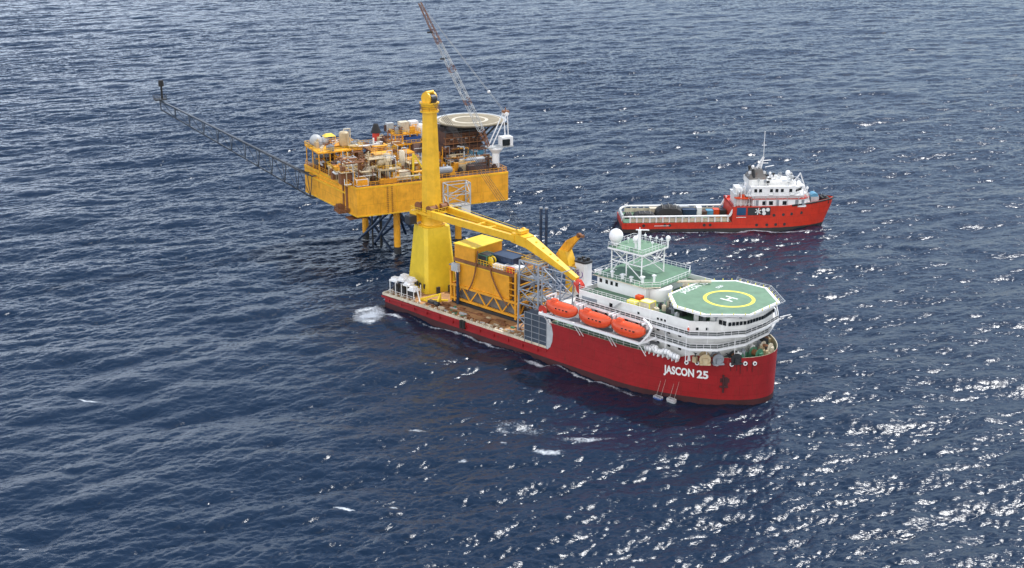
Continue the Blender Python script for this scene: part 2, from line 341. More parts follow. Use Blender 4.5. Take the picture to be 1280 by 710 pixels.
# hull
m = mv()
lo = [[(a, b, z) for a, b in ship_outline(-1, z)] for z in (1.3, 2.4, DK)]; m.loft(lo, False, True)
zs = (DK, 5.5, 7.5, 9.3)
up = [[(a, b, z) for a, b in ship_outline(59.5, z)] for z in zs]; up.append([(a, b, sheer(a)) for a, b in ship_outline(59.5, FD)]); m.loft(up, False, False)
m.loft([[(a, b, FD-.55) for a, b in ship_outline(59.5, FD, off=.25)], [(a, b, FD-.5) for a, b in ship_outline(59.5, FD, off=.25)]])
inn = [(a, b, sheer(a)) for a, b in ship_outline(59.6, FD, off=.25)]; hull = m.build('hull', 'red', V)
m = mv(); m.loft([[(a, b, z+.004) for a, b, z in up[-1]], inn, [(a, b, FD-.5) for a, b, _ in inn]], False, False); m.build('bulwark_lining', 'cream', V)
m = mv(); m.loft([[(a, b, z) for a, b in ship_outline(-1, z, off=-.012)] for z in (-4, -1, 1.3)], True, False); m.build('boot_topping', 'boot', hull)
# lettering wrapped on the hull side
XS = .80
def wrap_text(body, size, a0, z0, a1, bold=.02):
    Vt, F = text_mesh(body, size, 1, 0, bold); vs = []; x0 = min(v[0] for v in Vt); XS = (a1-a0)/(max(v[0] for v in Vt)-x0); Vt = [(x-x0, y, z) for x, y, z in Vt]
    for x, y, _ in Vt:
        a = a0+x*XS; b = BC-hw(a, z0+y)-.05; vs.append((a, b, z0+y*1.02))
    q = mv(); q.add(vs, F); return q.build('name_lettering', 'markw', hull)
wrap_text('JASCON', 2.55, 92.5, 6.35, 99.15, .1); wrap_text('25', 2.55, 99.7, 6.25, 102.0, .09)
for a, z in ((97.6, 10.2), (99.8, 10.4), (103.6, 10.6), (106.2, 10.6), (108.3, 10.8), (109.6, 10.6)):
    b = BC-hw(a, z)-.06; q = mv(); dA = (hw(a+.2, z)-hw(a-.2, z))/.4; n = Vector((-dA, -1, 0)).normalized(); c = Vector((a, b, z-.5))
    q.tube(c-n*.1, c+n*.18, .48, 14); f = q.build('fairlead', 'whiteclean', hull); q = mv(); q.tube(c+n*.12, c+n*.2, .24, 12); q.build('fairlead_opening', 'black', f) if False else q.build('fairlead_opening', 'black', hull)
# anchor recess mark on bow
q = mv()
for k in range(6):
    a = 104.2+.28*k; 
    for z0, z1 in ((4.6, 7.9),) if 1 < k < 5 else ((5.6, 6.6),):
        b = BC-hw(a, 6)-.04; b2 = BC-hw(a+.28, 6)-.04; q.add([(a, b, z0), (a+.28, b2, z0), (a+.28, b2-.02, z1), (a, b-.02, z1)], [(0, 1, 2, 3)])
q.tube((104.9, BC-hw(104.9, 5)-.25, 3.2), (104.9, BC-hw(104.9, 7)-.3, 7.5), .22, 6); q.tube((104.2, BC-hw(104.2, 4)-.3, 4.6), (105.7, BC-hw(105.7, 4)-.3, 4.6), .25, 6)
q.build('anchor', 'boot', hull)
q = mv()
for a in (106, 107, 107.6, 108.6, 109.3): 
    q = mv(); b = BC-hw(a, 10)-.08; q.tube((a, b, 10.7), (a+.1, b-.02, 8.2+.4*math.sin(a*5)), .06, 5); q.build('mooring_line', 'boot', hull)
q = mv()
q.path([(103.6, BC-hw(103.6)-.2, 9.9), (104.8, BC-hw(104.8)-.2, 9.3), (106.2, BC-hw(106.2)-.2, 9.9)], .06, 5)
q.build('mooring_line', 'lgrey', hull)
# belting along the after hull, stern fenders
q = mv(); q.box(-1.05, 59, -.22, 0, 2.95, 3.45)
for k in range(12): q.obox((2+k*4.9, -.15, 2.2), (.5, .3, 1.3))
q.build('rubbing_strake', 'red', hull)
q = mv()
for a in (30, 30.9): q = mv(); q.tube((a, -.45, 1.8), (a, -.45, 3.9), .5, 10); q.build('fender', 'black', hull)
# after working deck
m = mv(); m.prism([(-.7, .35), (59.4, .35), (59.4, 33.65), (-.7, 33.65)], DK+.02, DK+.09); m.build('work_deck', 'deckwood', V)
m = mv()
for b0, b1 in ((.05, .5), (33.5, 33.95)): m.box(-.9, 59.3, b0, b1, DK+.004, DK+.62)
m.box(-.9, -.5, .5, 33.5, DK+.004, DK+.7)
for k in range(26): m.obox((1.5+2.2*k, .95, DK+.09), (.35, .7, .75))
m.build('deck_coaming', 'cream', V)
m = mv(); random.seed(4)
for k in range(34):
    m = mv(); a, b = random.uniform(12, 51), random.uniform(1.4, 5.6); m.obox((a, b, DK+.095), (random.uniform(.4, 2.6), random.uniform(.2, .8), random.uniform(.15, .6)), random.choice((0, 0, .2, 1.57))); m.build('deck_fitting', random.choice(['cream', 'cream', 'lgrey', 'brass', 'rustb', 'green']), V)
m = mv()
for k in range(26): a, b = random.uniform(12, 51), random.uniform(2, 6.5); m.obox((a, b, DK+.095), (random.uniform(.5, 3), random.uniform(.3, 1.2), random.uniform(.1, .5)), random.uniform(-.2, .2))
m.path([(16, 6.5, DK+.2), (24, 5.6, DK+.2), (34, 6, DK+.2), (50, 5, DK+.2)], .2)
m.build('deck_plates', 'rustb', V)
m = mv(); m.loft([[(a, b, z) for a, b in ship_outline(60, FD, off=.3)] for z in (FD-.45, FD-.38)]); m.build('foredeck', 'deckgreen', V)
random.seed(31)
for k in range(48):
    t_ = random.uniform(-1.25, .9); rr = random.uniform(.74, .96); a, b = 92+16.6*rr*math.cos(t_)*1.0, 17-15.5*rr*math.sin(t_)
    if a < 103.6 and 5 < b < 29: continue
    if BC-hw(a, 10)+.8 > b or BC+hw(a, 10)-.8 < b: continue
    m = mv(); h = random.uniform(.7, 2.1); m.obox((a, b, FD-.36), (random.uniform(.5, 1.7), random.uniform(.5, 1.6), h), random.uniform(0, 3)); m.cyl(a, b, FD-.36+h, FD+h, .18, 6); m.build('bollard_gear', random.choice(['cream', 'green', 'rustb', 'grey', 'white', 'brass', 'dark']), V)
# rails round the forecastle
m = mv(); P = [(a, BC-hw(a, 10)+.2, sheer(a)) for a in (62, 66, 70, 75, 80, 84, 88, 92, 95)]; m.rail(P, 1.1, 1.6, .05); m.build('side_rail', 'white', V)

# accommodation: stacked tiers, each with chamfered front corners
def tier(a0, a1, b0, ch, ch2=None):
    ch2 = ch2 or ch; B1 = 2*BC-b0
    return [(a0, b0), (a1-ch, b0), (a1, b0+ch2), (a1, B1-ch2), (a1-ch, B1), (a0, B1)]
def chain(a0, b0, pts): return [(a0, b0)]+pts+[(a, 2*BC-b) for a, b in pts[::-1]]+[(a0, 2*BC-b0)]
F1 = chain(66.3, 3.4, [(98.0, 3.4), (102.0, 6.6), (104.8, 12.0)])
F2 = chain(66.3, 3.2, [(98.0, 3.2), (102.6, 6.6), (106.2, 11.6)])
F3 = chain(66.3, 3.0, [(98.3, 3.0), (102.4, 6.4), (105.6, 11.5)])
m = mv(); m.prism(F1, FD-.48, 13.9); m.prism(F2, 14.15, 16.9); m.prism(F3, 17.15, 18.6); sup = m.build('superstructure', 'white', V)
def ledge(pts_in, over, z, name='walkway'):
    q = mv(); q.prism([(a+(over if a > 90 else 0), b-over if b < BC else b+over) for a, b in pts_in], z-.3, z+.22); return q.build(name, 'whiteclean', V)
G1 = chain(88.5, 1.4, [(99.7, 1.2), (104.4, 5.0), (107.0, 12.2)]); G2 = chain(66.3, 1.6, [(99.7, 1.0), (104.3, 4.7), (108.2, 10.2), (108.7, 16)])
ledge(G1, 0, 13.92); ledge(G2, 0, 16.92)
q = mv()
for F_, ov, z in ((G1, -.1, 14.14), (G2, -.1, 17.14)):
    P = [(a+(ov if a > 90 else 0), (b-ov if b < BC else b+ov), z) for a, b in F_]; q.rail(P[:-1], 1.1, 1.5, .06)
    S_ = [Vector(p)+Vector((0, 0, 1.15)) for p in P[:-1]]
q.build('walkway_rail', 'whiteclean', V)
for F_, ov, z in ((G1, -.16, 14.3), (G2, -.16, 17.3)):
    q = mv(); P = [(a+(ov if a > 90 else 0), (b-ov if b < BC else b+ov)) for a, b in F_]; q.loft([[(a, b, zz) for a, b in P] for zz in (z, z+.75)], False, False); q.build('rail_shade_band', 'net', V)  # dark strip along each walkway, rail shade put in as colour
m_ = None
# long dark window bands and side ports, one object for each window
def win(a, b, z, w, h, n=(0, -1), par=None, d=.06, mat='glass', name='window'):
    n = Vector((n[0], n[1], 0)).normalized(); t = Vector((-n.y, n.x, 0)); c = Vector((a, b, z))
    q = mv(); q.add([c+t*x*w/2+n*y+Vector((0, 0, zz*h/2)) for y in (-.12, d) for x, zz in ((-1, -1), (1, -1), (1, 1), (-1, 1))], [(0, 1, 2, 3), (7, 6, 5, 4), (0, 4, 5, 1), (1, 5, 6, 2), (2, 6, 7, 3), (3, 7, 4, 0)])
    return q.build(name, mat, par or sup)
for a in range(68, 97, 3):
    win(a+.5, 3.4, 12.5, .8, .8); win(a+.5, 3.2, 15.7, .8, .8)
for a, b in ((98.6, 3.9), (100.4, 5.5)): win(a, b+.05, 15.7, .7, .7, (.63, -.78))
for a in (84, 89.5, 90.5, 91.5): win(a, 3.0, 18.2, .55, .5)
for a, b in ((99.5, 4.0), (101.2, 5.4)): win(a, b, 18.0, .6, .6, (.63, -.78))
win(76, 3.0, 18.0, .9, 1.3, name='door')
# bulwark on the third tier and the dark open space beneath the helideck
m = mv(); F4 = [(a, b) for a, b in F3]
outer = [(a, b, 18.62) for a, b in F4]; cen = Vector((85, 17, 0))
def inset(P, d): return [(a-(d if a > 90 else 0), b+d if b < BC else b-d) for a, b in P]
i4 = inset(F4, .2)
m.loft([[(a, b, 18.605) for a, b in F4], [(a, b, 19.75) for a, b in F4], [(a, b, 19.75) for a, b in i4], [(a, b, 18.605) for a, b in i4]], False, False); m.build('bulwark', 'white', V)
m = mv(); m.prism(inset(F4, .25), 18.6, 18.66); m.build('upper_deck', 'deckgreen', V)
m = mv(); random.seed(7)
for k in range(70):
    if k % 2: continue
    m = mv(); a, b = random.uniform(86, 100), random.uniform(4.3, 20); w, d, h = random.uniform(.6, 1.6), random.uniform(.5, 1.6), random.uniform(.7, 2.0); m.obox((a, b, 18.67), (w, d, h), random.uniform(0, 1.5)); m.cyl(a, b, 18.67+h, 18.9+h, .2, 6)
    m.build('deck_machinery', random.choice(['grey', 'lgrey', 'cream', 'white', 'dark', 'green']), V)
# aft deck of the house, boat deck
m = mv(); m.box(59.6, 66.2, 1.2, 32.8, FD-.36, FD-.3); m.build('boat_deck', 'deckgreen', V)
m = mv(); m.box(60.5, 90, .9, 3.4, 12.2, 12.35); m.build('boat_platform', 'grey', V)
# starboard after block beneath the monkey island
m = mv(); m.prism([(66.3, 9.8), (80.8, 9.8), (80.8, 26.2), (66.3, 26.2)], 18.67, 21.9); ub = m.build('wheelhouse_block', 'whiteclean', V)
for a in (67.4, 69.2, 70.7, 72.2): win(a, 9.8, 20.7, .75, .95, par=ub)
for b in (12, 14.5, 17): win(66.3, b, 20.7, .8, .95, (-1, 0), par=ub)
m = mv(); m.prism([(65.6, 9.0), (80.8, 9.0), (83.4, 12), (83.4, 23.6), (81.2, 27.4), (65.6, 27.4)], 21.92, 22.1); m.build('monkey_island', 'deckgreen', V)
m = mv(); P = [(65.8, 9.2, 22.1), (80.7, 9.2, 22.1), (83.2, 12.1, 22.1), (83.2, 23.5, 22.1), (81, 27.2, 22.1), (65.8, 27.2, 22.1)]; m.rail(P, 1.1, 1.3, .055, closed=True); m.build('monkey_island_rail', 'whiteclean', V)
m = mv(); m.path([(65.6, 8.95, 21.95), (80.8, 8.95, 21.95), (83.45, 12, 21.95)], .13, 6); m.build('edge_trim', 'cream', V)
m = mv()
for a, b, z0, r, h in ((78.5, 11.5, 22.1, .35, 1.3), (76, 10.4, 22.1, .3, 1.0), (70.5, 10.2, 22.1, .3, 1.2), (73, 11, 22.1, .4, .8), (67, 10, 22.1, .3, 1.0), (80, 14, 22.1, .3, 1.4)):
    m = mv(); m.cyl(a, b, z0, z0+h, r, 8); m.obox((a, b, z0+h), (r*2.6, r*2.6, .3)); m.build('ventilator', 'whiteclean', V)
# round forward end of the wheelhouse block
m = mv(); m.cyl(82.2, 13.6, 18.67, 21.6, 2.8, 28); m.build('round_tank_house', 'whiteclean', V)
m = mv()
for k in range(4): m.tube((84.2+k*1.4, 20+k*.3, 20.6), (85.2+k*1.4, 20.3+k*.3, 20.9), .55, 10)
m.path([(83, 19, 21.6), (88, 21.5, 22.2), (90, 23, 22.2)], .35, 8); m.build('foam_monitor_pipe', 'cream', V)
# sensor platform on legs
TP = [(67.3, 12.4), (77.6, 12.4), (77.6, 22.4), (67.3, 22.4)]
m = mv(); m.prism([(a, b) for a, b in TP], 28.4, 28.6); m.build('sensor_platform', 'greenlight', V)
m = mv()
for z in (28.3,): 
    for i in range(4): m.beam((*TP[i], z), (*TP[(i+1) % 4], z), .3, .4)
LG = [(68, 13), (77, 13), (77, 21.8), (68, 21.8), (72.5, 13)]
for a, b in LG: m.tube((a, b, 22.1), (a, b, 28.3), .17, 8)
for i in range(4):
    p, q_ = LG[i], LG[(i+1) % 4]; m.tube((*p, 25.3), (*q_, 25.3), .15, 6)
    mid = ((p[0]+q_[0])/2, (p[1]+q_[1])/2)
    m.tube((*p, 28.2), (*mid, 25.3), .13, 6); m.tube((*q_, 28.2), (*mid, 25.3), .13, 6); m.tube((*mid, 25.3), (*q_, 22.2), .13, 6)
for z in (23.2, 24.2, 26.4): m.tube((68.2, 12.8, z), (69.8, 12.8, z), .06, 5)
m.build('platform_frame', 'whiteclean', V)
m = mv(); m.rail([(*p, 28.6) for p in TP], 1.1, 1.2, .05, closed=True); m.build('platform_rail', 'whiteclean', V)
def radome(a, b, z, r, ph, lab):
    q = mv(); q.sphere((a, b, z+ph+r*.92), r, 24, 14); o = q.build('radome', 'whiteclean', V, lab)
    q = mv(); q.cyl(a, b, z, z+ph+r*.2, r*.35, 10); q.cyl(a, b, z+ph-.1, z+ph+.1, r*.7, 14); q.build('radome_pedestal', 'whiteclean', o)
radome(67.9, 14.6, 28.6, 1.72, .7, 'large white spherical radome'); radome(73.0, 15.8, 28.6, .85, 1.4, 'middle sized white radome'); radome(78.2, 21.5, 28.6, .6, 1.7, 'small white radome')
m = mv(); m.cyl(74.3, 15.4, 28.6, 33.3, .38, 10); m.tube((73.2, 15.4, 33.2), (76.4, 16.2, 33.6), .16, 6); m.cyl(74.3, 15.4, 33.3, 34, .12, 6)
for a, b, h in ((70.3, 20, 1.9), (71.5, 21.4, 2.3), (75.5, 19, 1.5), (76.3, 21.6, 2.1), (69, 18, 1.4), (72.6, 22, 1.7), (74.5, 22, 2)): m.cyl(a, b, 28.6, 28.6+h, .07, 5); m.obox((a, b, 28.6+h*.6), (.5, .4, .45))
m.build('radar_mast', 'whiteclean', V)
# helideck
HC = (98.0, 17.0); HZ = 21.6
HP = [(87.0, 10.6), (92.8, 4.8), (101.0, 4.6), (108.4, 11.2), (108.4, 22.8), (101.0, 29.4), (92.8, 29.2), (87.0, 23.4)]
m = mv(); m.prism(HP, HZ-.45, HZ); hd = m.build('helideck', 'greenlight', V)
m = mv(); ring = lambda P, k: [(HC[0]+(a-HC[0])*k, HC[1]+(b-HC[1])*k) for a, b in P]
o_, i_ = ring(HP, 1.001), ring(HP, .965); o2 = ring(HP, 1.035)
m.loft([[(a, b, HZ+.012) for a, b in i_], [(a, b, HZ+.012) for a, b in o_]], False, False); m.build('edge_line', 'markw', hd)
m = mv(); m.loft([[(a, b, HZ-.5) for a, b in ring(HP, 1.004)], [(a, b, HZ-.5) for a, b in ring(HP, 1.03)], [(a, b, HZ-.02) for a, b in ring(HP, 1.03)], [(a, b, HZ-.02) for a, b in ring(HP, 1.004)]], False, False); m.build('edge_gutter', 'whiteclean', hd)
m = mv(); n = 64
R0, R1 = 5.1, 5.9
m.loft([[(HC[0]+1+r*math.cos(2*math.pi*i/n), HC[1]+r*math.sin(2*math.pi*i/n), HZ+.018) for i in range(n)] for r in (R0, R1)], False, False); m.build('landing_circle', 'marky', hd)
m = mv(); ca = R(0)
def hrect(u0, u1, v0, v1): m.add([(HC[0]+1+u, HC[1]+v, HZ+.02) for u, v in ((u0, v0), (u1, v0), (u1, v1), (u0, v1))], [(0, 1, 2, 3)])
hrect(-1.6, 1.6, -1.35, -.85); hrect(-1.6, 1.6, .85, 1.35)
m.add([(HC[0]+1+u, HC[1]+v, HZ+.021) for u, v in ((-.25, -.85), (.25, -.85), (.25, .85), (-.25, .85))], [(0, 1, 2, 3)]); m.build('landing_letter', 'markw', hd)
for body, size, a0, b0 in (('JASCON 25', 2.0, 88.6, 13.2), ('D20', 1.3, 92.4, 21.5)):
    Vt, F = text_mesh(body, size, 1, 0, .03); q = mv(); q.add([(a0-y, b0+x, HZ+.02) if False else (a0-y+.6, b0+x, HZ+.02) for x, y, _ in Vt], F); q.build('deck_lettering', 'markw', hd)
m = mv()
for i in range(8):
    p, q_ = HP[i], HP[(i+1) % 8]
    po, qo = ring([p], 1.12)[0], ring([q_], 1.12)[0]
    if i in (2, 3, 4, 5):
        m.tube((*po, HZ+.3), (*qo, HZ+.3), .07, 5); k = 7
        for j in range(k+1):
            t = j/k; a = (p[0]+(q_[0]-p[0])*t, p[1]+(q_[1]-p[1])*t); b = (po[0]+(qo[0]-po[0])*t, po[1]+(qo[1]-po[1])*t); m.tube((*ring([a], 1.03)[0], HZ-.25), (*b, HZ+.3), .05, 4)
        for u in (.4, .7): m.tube((*ring([p], 1.03+.09*u)[0], HZ-.25+.5*u), (*ring([q_], 1.03+.09*u)[0], HZ-.25+.5*u), .03, 4)
m.build('safety_net', 'lgrey', hd)
m = mv()
for i in range(8):
    p, q_ = ring([HP[i]], 1.03)[0], ring([HP[(i+1) % 8]], 1.03)[0]
    for j in range(4): t = (j+.5)/4; a, b = p[0]+(q_[0]-p[0])*t, p[1]+(q_[1]-p[1])*t; m.cyl(a, b, HZ-.2, HZ+.42, .1, 6)
m.build('deck_light', 'marky', hd)
m = mv()
for a in (88, 93, 98, 102):
    for b in (7.5, 17, 26.5): m.tube((a, b, 18.65), (a, b, HZ-.45), .2, 8); m.tube((a, b, 18.7), (a+3, b+2, HZ-.45), .12, 6)
for b in (6.5, 10, 13.5, 17, 20.5, 24, 27.5): m.beam((87.6+abs(b-17)*.25, b, HZ-.7), (107, b, HZ-.7) if abs(b-17) < 9 else (103, b, HZ-.7), .25, .45)
m.build('helideck_frame', 'grey', V)
# bridge front beneath the helideck
BF = [(100.5, 7.4), (105.0, 7.6), (107.4, 11.4), (108.2, 17), (107.4, 22.6), (105.0, 26.4), (100.5, 26.6)]
m = mv(); m.prism(BF, 17.15, 20.9); br = m.build('bridge', 'white', V)
def wins_on(p, q, z, n, w, h, par, skip=()):
    p, q = Vector(p), Vector(q); d = (q-p).normalized(); nrm = (d.y, -d.x)
    for k in range(n):
        if k in skip: continue
        c = p.lerp(q, (k+.5)/n); win(c.x+nrm[0]*.22, c.y+nrm[1]*.22, z, w, h, nrm, par)
wins_on((101.8, 7.45), (104.8, 7.6), 19.6, 3, .75, 1.0, br, (0,)); wins_on((105, 7.6), (107.4, 11.4), 19.5, 5, .6, .8, br); wins_on((107.4, 11.4), (108.2, 17), 19.5, 6, .6, .8, br); wins_on((108.2, 17), (107.4, 22.6), 19.5, 6, .6, .8, br)
m = mv(); m.tube((108, 24.5, 17.4), (109.6, 26.4, 17.9), .12, 6); m.build('bridge_rail', 'whiteclean', V)
# long white stanchions in front of the tiers
m = mv()
for a, b in ((88.5, 1.3), (93, 1.3), (98.6, 1.3), (102.2, 4.2), (106, 9.5)): m.tube((a, b, 10.5), (a, b, 20.2), .085, 6)
m.build('stanchion', 'whiteclean', V)
m = mv(); m.beam((94, 1.6, 14.1), (91.2, 2.6, 17), .5, .1); m.beam((76, 2.3, 17.1), (79, 2.6, 19.6), .7, .12); m.build('stair', 'lgrey', V)
# funnels
m = mv(); FN = [(47.4, 24), (50.4, 24), (50.9, 24.8), (50.9, 26.6), (50.4, 27.2), (47.4, 27.2), (46.9, 26.6), (46.9, 24.8)]
m.prism(FN, DK+.1, 17.7); fn = m.build('funnel', 'whiteclean', V)
m = mv(); m.prism([(48.9+(a-48.9)*1.08, 25.6+(b-25.6)*1.08) for a, b in FN], 17.71, 18.2)
for a, b in ((48, 25), (49.8, 25), (48.2, 26.4), (49.8, 26.4)): m.cyl(a, b, 18.2, 18.9, .5, 10)
m.build('exhaust_outlet', 'dark', fn)
m = mv(); n = 24
for i in range(n):
    if 2 < i < 6: continue
    t0, t1 = 2*math.pi*i/n, 2*math.pi*(i+1)/n; q4 = [(48.9+r*math.cos(t), 23.88, 14.8+.9*r*math.sin(t)) for r, t in ((1.05, t0), (1.05, t1), (1.25, t1), (1.25, t0))]; m.add(q4, [(0, 1, 2, 3)])
Vt, F = text_mesh('JS', 1.5, .8, 0, .03); m.add([(48.15+x, 23.88, 14.3+y) for x, y, _ in Vt], F); m.build('funnel_emblem', 'purple', fn)
m = mv(); m.prism([(59.6, 6.4), (65.9, 6.4), (65.9, 12.5), (59.6, 12.5)], FD-.29, 15.9, [(61.8, 7.4), (65.6, 7.4), (65.6, 10.6), (61.8, 10.6)]); m.prism([(46, 16), (61.5, 16), (61.5, 32), (46, 32)], DK+.1, 9.6); m.build('after_house', 'white', V)
m = mv(); m.prism([(61.7, 7.3), (65.7, 7.3), (65.7, 10.7), (61.7, 10.7)], 15.92, 16.15); m.build('intake_grille', 'black', V)
m = mv(); m.rail([(46.2, 16.2, 9.6), (46.2, 31.8, 9.6), (61, 31.8, 9.6)], 1.1, 1.5, .06); m.rail([(66.2, 3.2, 19.76), (84, 3.2, 19.76)], .9, 1.3, .05); m.build('house_rail', 'white', V)
# wall of the house facing aft, opening below
m = mv(); m.box(66.1, 66.25, 13, 22, 11, 16); m.build('aft_opening', 'dark', V)
m = mv(); m.box(62.3, 68, 3.16, 3.38, 15.2, 16.6) if False else m.box(67.3, 71.8, 2.9, 2.98, 17.3, 18.5); m.build('shutter_door', 'grey', V)
# boat deck rail, davits, curved guard at its forward end
m = mv(); m.beam((58.3, -2.2, 13.3), (88.4, -2.2, 13.3), .45, .6)
pts = [(88.4, -2.2, 13.3)]+[(88.4+1.9*math.sin(t), -2.2+1.2*t, 13.3+3.6*t/1.5) for t in (.4, .8, 1.2, 1.5)]+[(89, .3, 17.6), (87, .9, 18)]
for i in range(len(pts)-1): m.beam(pts[i], pts[i+1], .45, .35)
m.beam((88.4, -2.2, 13.3), (90.8, .9, 14.6), .3, .4)
m.build('boat_guard_beam', 'whiteclean', V)
for a in (59.6, 68.9, 69.9, 78.7, 79.7, 88.2):
    m = mv(); m.beam((a, -2.2, 13.2), (a+.6, -.2, 9.9), .17, .17); m.beam((a, -2.2, 13.3), (a, 1.2, 12.6), .3, .3); m.beam((a, .8, 12.6), (a, 2.6, 17.4), .32, .4); m.beam((a, 2.6, 17.4), (a, -1.1, 17.5), .25, .35); m.cyl(a, .9, 15.9, 16.7, .38, 8); m.build('davit', 'whiteclean', V)
# transition cladding at the break of the deck
m = mv(); pts = [(59.3, DK+.1), (60.1, 4.4), (60.7, 6), (60.9, 8), (60.4, 10), (59.4, 11.2)]
m.loft([[(a, b, z) for a, z in pts]+[(58.95, b, 11.2), (58.95, b, DK+.1)] for b in (-.08, .6)]); m.build('curved_cladding', 'lgrey', V)
m = mv(); m.box(51.6, 58.9, .1, 3.0, DK+.1, 11.4)
cg = m.build('ladder_house', 'slate', V)
m = mv()
for a in (51.6, 54, 56.4, 58.8): m.tube((a, -.02, DK+.1), (a, -.02, 11.5), .1, 6)
for z in (5.2, 6.8, 8.4, 10, 11.5): m.tube((51.6, -.02, z), (58.9, -.02, z), .09, 6)
m.build('cage_bars', 'grey', cg)
# ============================================================ things on the construction vessel
def T(name, label, cat, loc, group=None, fr=SHIP, rot=0): return thing(name, label, cat, fr, loc, rot, group)
# ---- big yellow mast crane
CO = (4.2, 14.2, DK+.1)
def mk(o): return lambda: MB(o)
c_ = mk(CO)
K = T('mast_crane', 'towering yellow mast crane on a tapered pedestal at the stern with its boom lowered', 'crane', CO)
def rrect(cx, cy, hx, hy, rot, z, ch=.0):
    pts = [(-hx+ch, -hy), (hx-ch, -hy), (hx, -hy+ch), (hx, hy-ch), (hx-ch, hy), (-hx+ch, hy), (-hx, hy-ch), (-hx, -hy+ch)] if ch else [(-hx, -hy), (hx, -hy), (hx, hy), (-hx, hy)]
    c, s = math.cos(rot), math.sin(rot); return [(cx+x*c-y*s, cy+x*s+y*c, z) for x, y in pts]
m = c_(); m.loft([rrect(4.2, 14.2, 6.0, 4.9, -.32, DK+.1, .8), rrect(4.2, 14.2, 5.9, 4.8, -.32, 5.6, .8), rrect(4.4, 14.2, 3.9, 3.9, -.32, 21.6, .9)]); ped = m.build('pedestal', 'yellowb', K)
m = c_()
for k in range(4):
    m = c_(); a, b = [(2.2, 9.35), (3.6, 8.95), (5.4, 8.3), (7.3, 8.15)][k]; m.obox((a, b, 5.0+k*.05), (.7, .3, 1.3), -.32); m.build('access_door', 'dark', ped)
for s_ in (0, 1): m = c_(); m.obox((10.3+1.1*s_, 10.5+s_*3.4, DK+.1), (.5, 1.0, 2.0), -.32); m.build('access_door', 'dark', ped)
m = c_(); m.lathe((4.4, 14.2, 21.6), [(3.7, 0), (3.75, .35), (3.1, .4), (2.9, 1.5), (3.1, 2.9), (3.6, 3.2), (3.6, 3.6)], 28); m.build('slew_ring', 'yellow', K)
m = c_(); m.obox((4.2, 14.4, 25.2), (8.2, 8.4, .45), 0); m.obox((1.2, 11.4, 22.6), (2.6, 2.4, 2.6)); m.build('slewing_platform', 'yellow', K)
m = c_(); m.obox((1.4, 9.2, 22.3), (2.6, 2.2, 2.3), -.2); m.build('operator_cab', 'dark', K)
m = c_(); m.rail([(a, b, 25.65) for a, b in ((.2, 10.3), (8.2, 10.3), (8.2, 18.5), (.2, 18.5))], 1.1, 1.2, .06, closed=True); m.build('platform_rail', 'yellowb', K)
for a, b, r in ((6.7, 12.2, .9), (6.9, 16.2, .9), (1.6, 13, 1.0)):
    m = c_(); m.tube((a, b-1.1, 26.6), (a, b+1.1, 26.6), r, 16); m.tube((a, b-1.3, 26.6), (a, b-1.1, 26.6), r*1.3, 16); m.tube((a, b+1.1, 26.6), (a, b+1.3, 26.6), r*1.3, 16); m.build('winch_drum', 'rustb', K)
m = c_()
def oct_(cx, cy, r, z): return [(cx+r*math.cos(R(22.5+45*i)), cy+r*math.sin(R(22.5+45*i)), z) for i in range(8)]
m.loft([oct_(4.3, 14.3, 2.75, 25.6), oct_(4.3, 14.3, 2.75, 30), oct_(4.3, 14.3, 2.05, 52.6)], sm=False); m.build('mast', 'yellow', K)
m = c_(); m.cyl(4.3, 14.3, 52.6, 53.1, 2.6, 12); m.cyl(4.3, 14.3, 53.1, 54.9, 2.1, 12, 2.4); m.cyl(4.3, 14.3, 54.9, 55.2, 2.7, 12)
[m.tube((4.3, b, 56.3), (4.3, b+.45, 56.3), 1.7, 18) for b in (12.95, 15.2)]; m.obox((3.6, 14.3, 55.2), (1.5, 2.4, 2.0)); m.tube((4.4, 13, 57.8), (4.4, 15.6, 57.8), .5, 10); hd_ = m.build('mast_head', 'yellow', K)
m = c_(); m.tube((5.3, 13.4, 56.2), (5.3, 15.2, 56.2), 1.15, 16); m.tube((3.2, 13.5, 56.0), (3.2, 15.1, 56.0), .8, 14); m.build('sheave', 'dark', hd_)
m = c_(); m.rail([(4.3+2.6*math.cos(t), 14.3+2.6*math.sin(t), 53.1) for t in [2*math.pi*i/8 for i in range(8)]], 1.0, 1.5, .06, closed=True); m.build('head_rail', 'rustb', hd_)
# boom: two spread box legs joined at a knee, then one tapered box
PV = 26.0; KN = (41.5, 10.2, 26)
m = c_()
La, Lb, Ra, Rb = Vector((6.4, 11.0, PV-.4)), Vector((40.6, 8.6, 26.0)), Vector((6.2, 17.8, PV-.4)), Vector((40.6, 11.8, 26.0))
for p, q in ((La, Lb), (Ra, Rb)): m.beam(p, q, .95, 1.9, .9, 1.7)
for t in (.0, .55, .68, .97): m.beam(La.lerp(Lb, t), Ra.lerp(Rb, t), .7, 1.0)
m.beam(La.lerp(Lb, .52), Ra.lerp(Rb, .75), .5, .6)
m.beam((39.6, 10.4, 26.1), (44.2, 9.9, 25.6), 4.1, 2.5, 3.1, 2.6); m.beam((44.2, 9.9, 25.6), (61.4, 8.2, 20.0), 3.0, 2.5, 1.1, 1.0)
bo = m.build('boom', 'yellow', K)
for t in (.15, .3, .45, .6): m = c_(); p = Vector((44.2, 9.9, 26.95)).lerp(Vector((61.4, 8.2, 20.6)), t); m.obox((p.x, p.y, p.z-.1), (.45, .3, .35), 0); m.build('lifting_lug', 'yellowb', bo)
m = c_()
for b in (9.0, 11.2): m.tube((41, b-.25, 27.8), (41, b+.25, 27.8), .65, 12)
m.obox((41.6, 10.2, 27.3), (1.6, 3.0, .8)); m.build('boom_sheave', 'yellow', bo)
